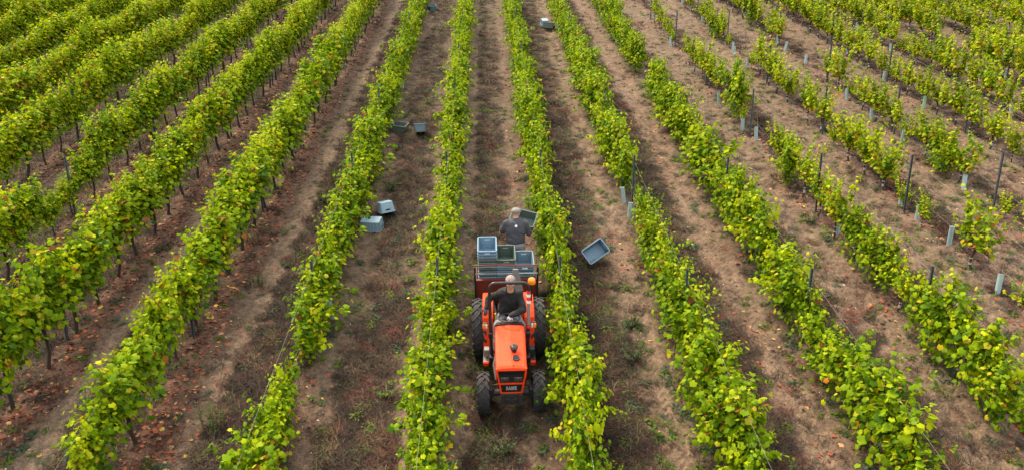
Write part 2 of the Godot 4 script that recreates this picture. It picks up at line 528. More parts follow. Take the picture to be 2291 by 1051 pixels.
# style: 0 tall hedge vine, 1 lower hedge vine, 2 young open vine
func vine_meshes(seed_: int, style: int, turned := 0.0) -> Array:
	var r := RandomNumberGenerator.new()
	r.seed = seed_
	var wood := MB.new()
	var fol := MB.new()
	var head: float = [0.80, 0.52, 0.48][style] + r.randf_range(-0.05, 0.05)
	var span: float = [0.60, 0.58, 0.34][style]
	var shoots: int = [38, 38, r.randi_range(16, 22)][style]
	var bark := Color(0.060, 0.042, 0.030)
	var red := Color(0.16, 0.075, 0.03)
	# trunk, a little crooked, and two arms along the wire
	var top := Vector3(r.randf_range(-0.04, 0.04), head, r.randf_range(-0.05, 0.05))
	var bend := Vector3(r.randf_range(-0.05, 0.05), head * 0.5, r.randf_range(-0.06, 0.06))
	wood.col = bark
	wood.tube([Vector3(0, -0.12, 0), Vector3(0, 0.04, 0), bend * Vector3(1, 0.6, 1), bend * Vector3(1, 1.2, 1), top], [0.045, 0.036, 0.030, 0.028, 0.034], 7)
	for sd in [-1.0, 1.0]:
		wood.tube([top, top + Vector3(0, 0.03, 0.12 * sd), Vector3(0, head + 0.02 - 0.3 * sd * span * TANS, 0.5 * sd * span), Vector3(0, head - sd * span * TANS, sd * span)], [0.026, 0.022, 0.018, 0.012], 5)
	var sides := 1.0
	for i in shoots:
		sides = -sides
		var z := lerpf(-span, span, (i + r.randf()) / shoots)
		var a := Vector3(r.randf_range(-0.03, 0.03), head - z * TANS, z)
		var length: float
		var dir: Vector3
		var sag := r.randf_range(0.1, 0.6)
		if style == 0:
			length = r.randf_range(0.60, 1.14)
			dir = Vector3(r.randfn(0.0, 0.18), 1.0, r.randfn(0.0, 0.22))
		elif style == 1:
			length = r.randf_range(0.48, 1.06)
			dir = Vector3(r.randfn(0.0, 0.23), 1.0, r.randfn(0.0, 0.28))
			if r.randf() < 0.15: dir = Vector3(sides * r.randf_range(0.6, 1.0), 0.25, r.randfn(0.0, 0.3)); length *= 0.70; sag = 0.9
		else:
			length = r.randf_range(0.55, 1.32)
			dir = Vector3(r.randfn(0.0, 0.26), 1.0, z / span * 0.36 + r.randfn(0.0, 0.24))
			if r.randf() < 0.22: dir.y = 0.30; sag = 1.2; length *= 0.7
		dir = dir.normalized()
		var path := [a]
		var q := a
		var steps := 6
		for j in steps:
			var t := float(j + 1) / steps
			dir = (dir + Vector3(r.randfn(0, 0.07) + sides * 0.07 * t, -sag * 0.16 * t, r.randfn(0, 0.07))).normalized()
			q += dir * length / steps
			path.append(q)
		wood.col = red
		wood.tube(path, [0.006, 0.0055, 0.005, 0.0045, 0.004, 0.003, 0.002], 3, false)
		var tone := r.randf_range(0.12, 0.86) + turned * 0.18 + (0.08 if style == 2 else 0.0)
		var nodes := int(length / 0.043)
		for j in nodes:
			var t := (j + r.randf()) / nodes
			var ft := t * steps
			var pi_ := mini(int(ft), steps - 1)
			var base: Vector3 = path[pi_].lerp(path[pi_ + 1], ft - pi_)
			var many := 2 if r.randf() < [0.75, 0.72, 0.6][style] else 1
			if style == 2 and t < 0.12: many = 1
			for w in many:
				var sd := 1.0 if r.randf() < 0.5 else -1.0
				var ang := r.randf_range(-1.1, 1.1)
				var out := Vector3(sd * cos(ang), 0.0, sin(ang))
				var at := base + out * r.randf_range(0.02, 0.11 if style < 2 else 0.09) + Vector3(0, r.randf_range(-0.05, 0.05), 0)
				var nn := (out * r.randf_range(0.25, 1.1) + Vector3(0, r.randf_range(0.35, 1.1), 0) + Vector3(r.randfn(0, 0.3), r.randfn(0, 0.25), r.randfn(0, 0.3))).normalized()
				var tip := (out + Vector3(0, -0.7, 0) + Vector3(r.randfn(0, 0.35), 0, r.randfn(0, 0.35))).normalized()
				var size := (0.045 + 0.092 * r.randf()) * (1.0 if t < 0.8 else 0.72)
				if style == 2: size *= 0.95
				var autumn: float = [0.045, 0.045, 0.115][style]
				if t < 0.16: autumn = [0.10, 0.07, 0.38][style]
				autumn *= 1.0 + turned * 1.6
				leaf(fol, at, nn, tip, size, r.randf_range(0.05, 0.55), leaf_color(r, tone, autumn))
	# leaves of side shoots that fill the skirt of a hedge
	if style < 2:
		for i in [230, 280][style]:
			var z := r.randf_range(-span, span)
			var sd := 1.0 if r.randf() < 0.5 else -1.0
			var at := Vector3(sd * absf(r.randfn(0.0, [0.15, 0.165][style])), head + r.randf_range(-0.26 if style == 0 else -0.36, 0.40) - z * TANS, z)
			var nn := Vector3(sd * 0.8 + r.randfn(0, 0.3), r.randf_range(0.2, 1.0), r.randfn(0, 0.5)).normalized()
			leaf(fol, at, nn, Vector3(sd * 0.5, -1, r.randfn(0, 0.4)), r.randf_range(0.075, 0.125), r.randf_range(0.05, 0.5), leaf_color(r, r.randf_range(0.15, 0.6), 0.06))
	var wraps := []
	if style > 0:
		var y0 := r.randf_range(0.12, 0.24)
		for e in [[y0, y0 + r.randf_range(0.03, 0.09)], [y0 + 0.13, y0 + 0.13 + r.randf_range(0.015, 0.03)]]:
			var wb := MB.new()
			var pts := []
			for y in [e[0], e[1]]:
				var f := clampf((y - 0.04) / (bend.y * 0.6 - 0.04), 0.0, 1.0) if y < bend.y * 0.6 else 1.0
				pts.append(Vector3(bend.x * f, y, bend.z * f))
			wb.tube(pts, [0.036, 0.034], 8)
			wraps.append(wb.mesh(M.wrap))
	return [wood.mesh(M.bark), fol.mesh(M.leaf), wraps]

const ORD := ["first", "second", "third", "fourth", "fifth", "sixth", "seventh", "eighth", "ninth", "tenth", "eleventh", "twelfth", "thirteenth", "fourteenth", "fifteenth", "sixteenth", "seventeenth", "eighteenth"]

func nth(i: int) -> String:
	var e := "th"
	if i % 100 < 11 or i % 100 > 13: e = ["th", "st", "nd", "rd", "th", "th", "th", "th", "th", "th"][i % 10]
	return str(i) + e

func row_words(k: int) -> String:
	return "%s row %s of tractor" % ([ORD[-k], "left"] if k <= 0 else [ORD[k - 1], "right"])

func seen(u: float, v: float, h: float, side: float) -> bool:    # is a place inside the picture's frame
	var q := F(u, v, 0.0) + Vector3(0, h, 0)
	var e: Vector3 = cam_t.affine_inverse() * q
	if e.z > -1.0: return false
	var x := e.x / -e.z / (tan_v * 2.1834)
	var y := e.y / -e.z / tan_v
	return absf(x) < 1.0 + side and y < 1.0 + side * 0.8 and y > -1.0 - side * 1.6

var cam_t: Transform3D
var tan_v := 525.5 / 1540.0

# gaps and thin places read along each row: [from v, to v, chance of a vine, size]
func row_plan(k: int) -> Array:
	match k:
		-4: return [[0, 14.6, 1.0, 1.0], [14.6, 16.4, 1.0, 0.62], [16.4, 60, 1.0, 1.0]]
		-1: return [[0, 9.1, 1.0, 1.0], [9.1, 9.5, 0.0, 1.0], [9.5, 60, 1.0, 1.0]]
		2: return [[0, 15.1, 1.0, 1.0], [15.1, 17.0, 0.0, 1.0], [17.0, 60, 1.0, 1.0]]
		3: return [[0, 9.0, 1.0, 1.0], [9.0, 10.2, 1.0, 0.8], [10.2, 24.9, 1.0, 1.0], [24.9, 26.8, 0.0, 1.0], [26.8, 60, 1.0, 1.0]]
		4: return [[0, 8.9, 1.0, 0.9], [8.9, 10.4, 1.0, 1.05], [10.4, 12.4, 1.0, 0.75], [12.4, 15.6, 1.0, 1.0], [15.6, 19.0, 1.0, 0.95], [19.0, 22.0, 0.55, 0.6], [22.0, 22.8, 1.0, 1.15], [22.8, 24.2, 0.4, 0.5], [24.2, 29.6, 1.0, 0.95], [29.6, 32.6, 0.4, 0.5], [32.6, 34.2, 1.0, 0.6], [34.2, 60, 0.6, 0.9]]
		5: return [[0, 12.4, 0.3, 0.7], [12.4, 13.3, 1.0, 1.05], [13.3, 14.1, 0.4, 0.5], [14.1, 15.0, 1.0, 0.62], [15.0, 15.9, 0.4, 0.5], [15.9, 19.0, 1.0, 1.05], [19.0, 20.2, 0.4, 0.5], [20.2, 22.4, 1.0, 0.95], [22.4, 24.0, 0.5, 0.5], [24.0, 28.0, 1.0, 1.0], [28.0, 31.4, 0.4, 0.5], [31.4, 35.6, 1.0, 1.0], [35.6, 60, 0.5, 0.9]]
		6: return [[0, 14.2, 0.4, 0.7], [14.2, 15.2, 1.0, 0.95], [15.2, 16.3, 0.4, 0.5], [16.3, 20.0, 1.0, 1.0], [20.0, 20.9, 0.4, 0.5], [20.9, 23.8, 0.9, 0.85], [23.8, 25.0, 0.4, 0.5], [25.0, 28.3, 0.9, 0.95], [28.3, 30.6, 0.5, 0.7], [30.6, 60, 0.95, 1.05]]
		7: return [[0, 21.5, 0.9, 0.9], [21.5, 25.0, 1.0, 1.05], [25.0, 27.5, 0.5, 0.7], [27.5, 60, 0.95, 1.1]]
		8: return [[0, 24.0, 0.85, 0.95], [24.0, 28.0, 1.0, 1.05], [28.0, 30.5, 0.6, 0.8], [30.5, 60, 1.0, 1.15]]
	if k > 8: return [[0, 29.0, 0.92, 1.1], [29.0, 32.0, 0.6 if k < 11 else 1.0, 0.95], [32.0, 60, 1.0, 1.18]]
	return [[0, 60, 1.0, 1.0]]

func build_vines():
	var r := RandomNumberGenerator.new()
	r.seed = 77
	var kinds := [[], [], []]
	for s in 3:
		for i in [12, 12, 16][s]: kinds[s].append(vine_meshes(1000 * s + i * 7 + 3, s))
	var golden := []
	for i in 8: golden.append(vine_meshes(5000 + i * 11, 0, 1.0))
	for k in range(-16, 18):
		var style := 0 if k <= -2 else (1 if k <= 3 else 2)
		var count := 0
		var v := 6.2 + r.randf() * 0.4
		while v < 43.5:
			var plan := [0, 0, 1.0, 1.0]
			for e in row_plan(k):
				if v >= e[0] and v < e[1]: plan = e
			var u := row_u(k) + r.randf_range(-0.05, 0.05)
			var here := v
			v += r.randf_range(0.94, 1.08)
			var mix := r.randf()
			var pick := r.randi()
			var size: float = plan[3] * r.randf_range(0.84, 1.12)
			var wide := r.randf_range(0.80, 1.12) * (0.88 if style == 2 else 1.0)
			if k == 1 and here < 14.0: u += 0.07; wide *= 0.86
			var turn := r.randf_range(-0.12, 0.12) if style < 2 else r.randf_range(-0.35, 0.35)
			if style == 0: size *= 1.06 + 0.20 * noise_b.get_noise_2d(u * 0.5, here * 0.42); wide *= 1.0 + 0.5 * noise_b.get_noise_2d(here * 0.5, u)
			elif style == 1: size *= 1.0 + 0.18 * noise_b.get_noise_2d(u * 0.5, here * 0.42); wide *= 1.0 + 0.4 * noise_b.get_noise_2d(here * 0.5, u)
			if mix > plan[2] or not seen(u, here, 0.8, 0.09): continue
			var st := style
			if k >= 4 and k <= 6 and size > 0.88 and r.randf() < (0.5 if k == 4 and here < 20.0 else 0.15): st = 1
			count += 1
			var from: Array = golden if k <= -5 or (k <= -2 and (here > 29.0 or pick % 7 < 2)) else kinds[st]
			var set_: Array = from[pick % from.size()]
			var look: String = ["tall dense grapevine", "leafy yellow-green grapevine", "young open grapevine"][style if k < 4 else 2]
			var o := thing(["tall_grapevine", "grapevine", "young_grapevine"][style], Transform3D(Basis(Vector3.UP, turn).scaled(Vector3(wide * size, size, size)), G(u, here)),
				"%s, %s from the bottom edge in %s" % [look, nth(count), row_words(k)], "grapevine", "grapevines planted in rows up the slope")
			part("trunk", set_[0], o)
			part("crown", set_[1], o).set_meta("kind", "stuff")
			for w in set_[2]: part("trunk_wrap", w, o)

func post_mesh() -> Array:
	var mb := MB.new()
	var prof := [Vector2(-0.024, -0.016), Vector2(0.024, -0.016), Vector2(0.024, 0.018), Vector2(0.012, 0.018), Vector2(0.012, 0.013), Vector2(0.019, 0.013), Vector2(0.019, -0.011), Vector2(-0.019, -0.011), Vector2(-0.019, 0.013), Vector2(-0.012, 0.013), Vector2(-0.012, 0.018), Vector2(-0.024, 0.018)]
	for i in prof.size():
		var a: Vector2 = prof[i]
		var b: Vector2 = prof[(i + 1) % prof.size()]
		var g := Vector3((b - a).y, 0, -(b - a).x).normalized()
		var q := [Vector3(a.x, -0.25, a.y), Vector3(b.x, -0.25, b.y), Vector3(b.x, 1.56, b.y), Vector3(a.x, 1.56, a.y)]
		mb.tri(q[0], q[1], q[2], g, g, g); mb.tri(q[0], q[2], q[3], g, g, g)
	for e in [[0, 1, 6, 7], [0, 7, 8, 11], [1, 2, 5, 6]]:
		var q := []
		for i in e: q.append(Vector3(prof[i].x, 1.56, prof[i].y))
		mb.tri(q[0], q[1], q[2], Vector3.UP, Vector3.UP, Vector3.UP); mb.tri(q[0], q[2], q[3], Vector3.UP, Vector3.UP, Vector3.UP)
	return [mb.mesh(M.post)]

func build_posts():
	var pm := post_mesh()
	var r := RandomNumberGenerator.new()
	r.seed = 5
	for k in range(-15, 17):
		var count := 0
		for j in range(-1, 8):
			var v: float = (10.5 if k > 1 else 11.1) + 5.22 * j
			if k == 3 and j == 3: v = 24.6
			if k == 2 and j == 1: v = 15.9
			var u := row_u(k)
			if not seen(u, v, 0.8, 0.02): continue
			count += 1
			var o := thing("trellis_post", Transform3D(Basis.from_euler(Vector3(r.randfn(0, 0.02), r.randf_range(-0.2, 0.2), r.randfn(0, 0.015))), G(u + r.randf_range(-0.02, 0.02), v)),
				"dark grey steel trellis post, %s from the bottom edge in %s" % [nth(count), row_words(k)], "trellis post", "steel posts along the vine rows")
			part("channel", pm[0], o)
	# wires strung from post to post
	for k in range(-4, 10):
		for lv in [[1.40, "upper"], [0.62, "lower"]]:
			if k < -1 and lv[1] == "lower": continue
			var mb := MB.new()
			var pts := []
			var rd := []
			for i in 9:
				var v := (10.5 if k > 1 else 11.1) - 5.22 + 5.22 * i
				pts.append(F(row_u(k) + 0.02, v, 0.03) + Vector3(0, lv[0], 0)); rd.append(0.0018)
			mb.tube(pts, rd, 4)
			var o := MeshInstance3D.new()
			o.name = numbered("trellis_wire"); o.mesh = mb.mesh(M.wire); add_child(o)
			tag(o, "%s trellis wire strung along the %s" % [lv[1], row_words(k)], "wire", "trellis wires")

func build_shelters():
	var tube := MB.new()
	var n := 16
	var ring := func(y: float, rr: float) -> Array:
		var a := []
		for i in n:
			var t := TAU * i / n
			var q := Vector2(cos(t), sin(t))
			var sq := 1.0 / pow(pow(absf(q.x), 4.0) + pow(absf(q.y), 4.0), 0.25)      # rounded square
			a.append(Vector3(q.x, 0, q.y) * rr * lerpf(1.0, sq, 0.7) * (1.0 + 0.02 * (i % 2)) + Vector3(0, y, 0))
		return a
	var rings := [ring.call(-0.05, 0.052), ring.call(0.2, 0.052), ring.call(0.435, 0.052), ring.call(0.45, 0.058), ring.call(0.452, 0.054), ring.call(0.438, 0.048), ring.call(0.02, 0.047)]
	tube.loft(rings.slice(0, 4), false, Vector3(0, 0.2, 0))
	for i in range(3, 6):
		for j in n: tube.quad(rings[i][j], rings[i][(j + 1) % n], rings[i + 1][(j + 1) % n], rings[i + 1][j], Vector3(0, 5.0, 0))
	var tm := [tube.mesh(M.shelter), tube.mesh(M.shelter_green)]
	var stake := MB.new()
	stake.tube([Vector3(0.03, -0.15, 0.03), Vector3(0.032, 0.4, 0.03), Vector3(0.045, 0.98, 0.028)], [0.006, 0.006, 0.004], 5)
	var sm := stake.mesh(M.cane)
	var spots := [[5, 30.80], [5, 30.0], [5, 28.22], [6, 31.81], [6, 30.85], [4, 36.64], [4, 34.14], [4, 31.68], [5, 35.9], [5, 38.4], [5, 40.1], [8, 40.0], [6, 28.57], [8, 30.4], [7, 26.25], [10, 31.84], [10, 30.94], [10, 29.59], [9, 26.4], [7, 29.92], [8, 33.77],
		[4, 24.07], [3, 25.03], [3, 22.51], [3, 21.54], [4, 21.41], [4, 20.62], [6, 24.22], [7, 23.33], [6, 22.29], [6, 20.26], [8, 22.15], [6, 16.91], [5, 16.12], [5, 15.29], [5, 13.89], [4, 14.64], [5, 11.99], [2, 12.1], [3, 9.47], [2, 16.49], [2, 18.51], [2, 15.72],
		[0, 19.75], [0, 11.56], [-1, 11.65], [-1, 26.31]]
	spots.sort_custom(func(a, b): return a[1] < b[1])
	var count := {}
	var r := RandomNumberGenerator.new()
	r.seed = 8
	for s in spots:
		var k: int = s[0]
		count[k] = count.get(k, 0) + 1
		var green: bool = (k == 7 and s[1] < 24.0) or (k == 3 and s[1] > 22.0 and s[1] < 23.0)
		var side := 0.10 if k > 1 else (0.22 if k < 1 else 0.0)
		var u := row_u(k) + (side if r.randf() < 0.5 or k < 1 else -side)
		var o := thing("vine_shelter", Transform3D(Basis.from_euler(Vector3(r.randfn(0, 0.05), r.randf() * 1.5, r.randfn(0, 0.06))).scaled(Vector3(1, r.randf_range(0.82, 1.05), 1)), G(u, s[1])),
			"%s vine shelter tube, %s from the bottom edge in %s" % ["pale green" if green else "pale blue", nth(count[k]), row_words(k)], "shelter tube", "plastic shelters round replanted vines")
		part("tube", tm[1 if green else 0], o)
		if r.randf() < 0.4: part("stake", sm, o)

# ---------------------------------------------------------------- crates
func crate_meshes(m: Material) -> Array:
	# 0.58 long (z), 0.39 wide (x), 0.27 high, walls lean out so that crates nest
	var sh := MB.new()
	var b := Vector2(0.160, 0.250)
	var t := Vector2(0.185, 0.280)
	var H := 0.27
	var w := 0.008
	sh.box(Vector3(-b.x, 0, -b.y), Vector3(b.x, 0.008, b.y))
	for s in [-1.0, 1.0]:
		# long walls in panels between ribs
		for i in 6:
			var z0 := lerpf(-1, 1, i / 6.0)
			var z1 := lerpf(-1, 1, (i + 1) / 6.0)
			sh.hexa([Vector3(s * b.x, 0, z0 * b.y), Vector3(s * b.x, 0, z1 * b.y), Vector3(s * (b.x - w), 0, z1 * b.y), Vector3(s * (b.x - w), 0, z0 * b.y),
				Vector3(s * t.x, H, z0 * t.y), Vector3(s * t.x, H, z1 * t.y), Vector3(s * (t.x - w), H, z1 * t.y), Vector3(s * (t.x - w), H, z0 * t.y)])
			if i > 0:
				sh.hexa([Vector3(s * b.x, 0, z0 * b.y - 0.02), Vector3(s * b.x, 0, z0 * b.y + 0.02), Vector3(s * (b.x + 0.009), 0, z0 * b.y + 0.014), Vector3(s * (b.x + 0.009), 0, z0 * b.y - 0.014),
					Vector3(s * t.x, H, z0 * t.y - 0.02), Vector3(s * t.x, H, z0 * t.y + 0.02), Vector3(s * (t.x + 0.009), H, z0 * t.y + 0.014), Vector3(s * (t.x + 0.009), H, z0 * t.y - 0.014)])
		# end walls with a hand hole
		var cut := func(fx: float, fy: float, inn: float) -> Vector3:
			return Vector3(lerpf(b.x, t.x, fy) * fx, H * fy, s * (lerpf(b.y, t.y, fy) - inn))
		for c in [[-1.0, -0.32, 0.0, 1.0], [0.32, 1.0, 0.0, 1.0], [-0.32, 0.32, 0.0, 0.66], [-0.32, 0.32, 0.80, 1.0]]:
			sh.hexa([cut.call(c[0], c[2], 0.0), cut.call(c[1], c[2], 0.0), cut.call(c[1], c[2], w), cut.call(c[0], c[2], w),
				cut.call(c[0], c[3], 0.0), cut.call(c[1], c[3], 0.0), cut.call(c[1], c[3], w), cut.call(c[0], c[3], w)])
		for fx in [-0.62, 0.62]:
			for e in [-0.009, w]:
				sh.hexa([cut.call(fx - 0.12, 0.0, e), cut.call(fx + 0.12, 0.0, e), cut.call(fx + 0.09, 0.0, e + 0.009), cut.call(fx - 0.09, 0.0, e + 0.009),
					cut.call(fx - 0.12, 1.0, e), cut.call(fx + 0.12, 1.0, e), cut.call(fx + 0.09, 1.0, e + 0.009), cut.call(fx - 0.09, 1.0, e + 0.009)])
	var rim := MB.new()
	var ring := func(o: float, y: float) -> Array:
		var a := []
		for q in [[1, 1], [-1, 1], [-1, -1], [1, -1]]:
			for e in [0.0, 0.5, 1.0]:
				var an: float = (atan2(q[1], q[0]) - PI / 4) + e * PI / 2
				a.append(Vector3(q[0] * (t.x - 0.03) + cos(an) * (0.03 + o), y, q[1] * (t.y - 0.03) + sin(an) * (0.03 + o)))
		return a
	var rr := [ring.call(0.002, H - 0.032), ring.call(0.015, H - 0.030), ring.call(0.017, H - 0.004), ring.call(0.012, H + 0.002), ring.call(-0.006, H + 0.002), ring.call(-0.009, H - 0.004)]
	for i in 5:
		var m2: int = rr[i].size()
		for j in m2:
			var a: Vector3 = rr[i][j]
			var d: Vector3 = rr[i][(j + 1) % m2]
			var mid := Vector3(a.x, 0, a.z).normalized() * (Vector3(a.x, 0, a.z).length() - 0.006) + Vector3(0, H - 0.02, 0)
			rim.quad(a, d, rr[i + 1][(j + 1) % m2], rr[i + 1][j], mid)
	return [sh.mesh(m), rim.mesh(m)]

var crate_kinds := {}
func crate(at: Transform3D, kind: String, label: String, group := "harvest crates"):
	var o := thing("harvest_crate", at, label, "crate", group)
	part("shell", crate_kinds[kind][0], o)
	part("rim", crate_kinds[kind][1], o)
	return o

func on_slope(u: float, v: float, turn: float, lift := 0.0) -> Transform3D:
	return Transform3D(tilt * Basis(Vector3.UP, turn), G(u, v) + tilt * Vector3(0, lift, 0))

func drop(b: Basis, u: float, v: float) -> Transform3D:      # lets a turned crate rest on its lowest corner
	var low := 9.0
	for q in [Vector3(0.16, 0, 0.25), Vector3(0.20, 0.27, 0.295)]:
		for sx in [-1.0, 1.0]:
			for sz in [-1.0, 1.0]: low = minf(low, (b * Vector3(q.x * sx, q.y, q.z * sz)).y)
	return Transform3D(tilt * b, G(u, v) + tilt * Vector3(0, -low + 0.012, 0))

func build_crates():
	for e in [["blue", 0.15, 0.26, 0.37], ["pale", 0.23, 0.36, 0.47], ["green", 0.075, 0.112, 0.098], ["slate", 0.13, 0.21, 0.275], ["moss", 0.12, 0.165, 0.155]]:
		crate_kinds[e[0]] = crate_meshes(mat(lin(e[1], e[2], e[3]), 0.5, 0.0, M.faint, 3.0))
	# two turned over in the lane left of the tractor, two upright farther up, three far away
	crate(drop(Basis(Vector3.UP, 1.45) * Basis(Vector3.RIGHT, PI), -3.06, 15.45), "pale", "pale blue crate upside down on the soil, nearest of the pair left of tractor")
	crate(drop(Basis(Vector3.UP, 0.38) * Basis(Vector3.RIGHT, 2.75), -2.80, 16.22), "pale", "blue crate tipped on its rim beside the upside down pale crate")
	crate(drop(Basis(Vector3.UP, 1.25), -3.02, 22.0), "moss", "dark green-grey open crate standing upright in the lane left of tractor")
	crate(drop(Basis(Vector3.UP, 0.12) * Basis(Vector3.RIGHT, -0.42), -2.27, 21.5), "slate", "small grey-blue crate tilted back beside the upright green-grey crate")
	crate(drop(Basis(Vector3.UP, 0.1) * Basis(Vector3.RIGHT, PI), 3.0, 35.9), "pale", "far pale crate upside down behind a dark crate, by second row right")
	crate(drop(Basis(Vector3.UP, 1.2) * Basis(Vector3.FORWARD, 0.5), 3.12, 34.9), "green", "far dark crate tilted on edge in front of a pale crate")
	crate(drop(Basis(Vector3.UP, 0.2), -3.0, 39.6), "slate", "farthest crate at the top edge, in the lane left of tractor")
	# the tossed crate lands on one corner, its mouth towards the tractor
	crate(drop(Basis(Vector3.RIGHT, 0.80) * Basis(Vector3.UP, 2.16), 2.46, 13.75), "blue", "tossed grey-blue crate landing tilted on bare soil right of the tractor")

# ---------------------------------------------------------------- the tractor
const TU := 0.31
const TV := 9.78

func wheel(parent: Node, called: String, at: Vector3, R: float, w: float, lugs: int, rim_m: Material, side: float):
	var o := Node3D.new()
	o.name = called; parent.add_child(o, true); o.position = at
	var t := Transform3D(Basis(Vector3(0, 1, 0), Vector3(1, 0, 0), Vector3(0, 0, -1)), Vector3.ZERO)     # lathe axis y becomes x
	var ty := MB.new()
	var q := R - 0.035
	var hr := R * 0.55
	ty.lathe([Vector2(hr, -w * 0.36), Vector2(q * 0.80, -w * 0.50), Vector2(q * 0.94, -w * 0.48), Vector2(q, -w * 0.34), Vector2(q + 0.006, 0), Vector2(q, w * 0.34), Vector2(q * 0.94, w * 0.48), Vector2(q * 0.80, w * 0.50), Vector2(hr, w * 0.36)].map(func(e): return e), t, 36)
	var span := TAU / lugs
	for i in lugs:
		for s in [-1.0, 1.0]:
			var a0 := span * i + (span * 0.5 if s > 0 else 0.0)
			var pts := []
			for ring in [0, 1]:
				for e in [[0.0, 0.0], [1.0, 0.85], [1.0, 1.30], [0.0, 0.38]]:
					var x: float = s * lerpf(-0.02, w * 0.50, e[0])
					var a: float = a0 + span * e[1]
					var rr: float = (q - 0.03 * (1.0 + e[0])) if ring == 0 else lerpf(R, R - 0.022, e[0])
					pts.append(Vector3(x, cos(a) * rr, sin(a) * rr))
			ty.hexa(pts)
	part("tyre", ty.mesh(M.rubber), o)
	var rm := MB.new()
	rm.lathe([Vector2(hr + 0.012, -w * 0.36), Vector2(hr - 0.01, -w * 0.34), Vector2(hr - 0.04, -w * 0.12), Vector2(hr * 0.55, side * w * 0.10), Vector2(0.0, side * w * 0.12)], t, 28)
	rm.lathe([Vector2(hr + 0.012, w * 0.36), Vector2(hr - 0.01, w * 0.34), Vector2(hr - 0.04, w * 0.12)], t, 28)
	for i in 6:
		var a := TAU * i / 6
		rm.tube([Vector3(side * w * 0.08, cos(a) * hr * 0.4, sin(a) * hr * 0.4), Vector3(side * w * 0.2, cos(a) * hr * 0.4, sin(a) * hr * 0.4)], [0.014, 0.014], 6)
	part("rim", rm.mesh(rim_m), o)

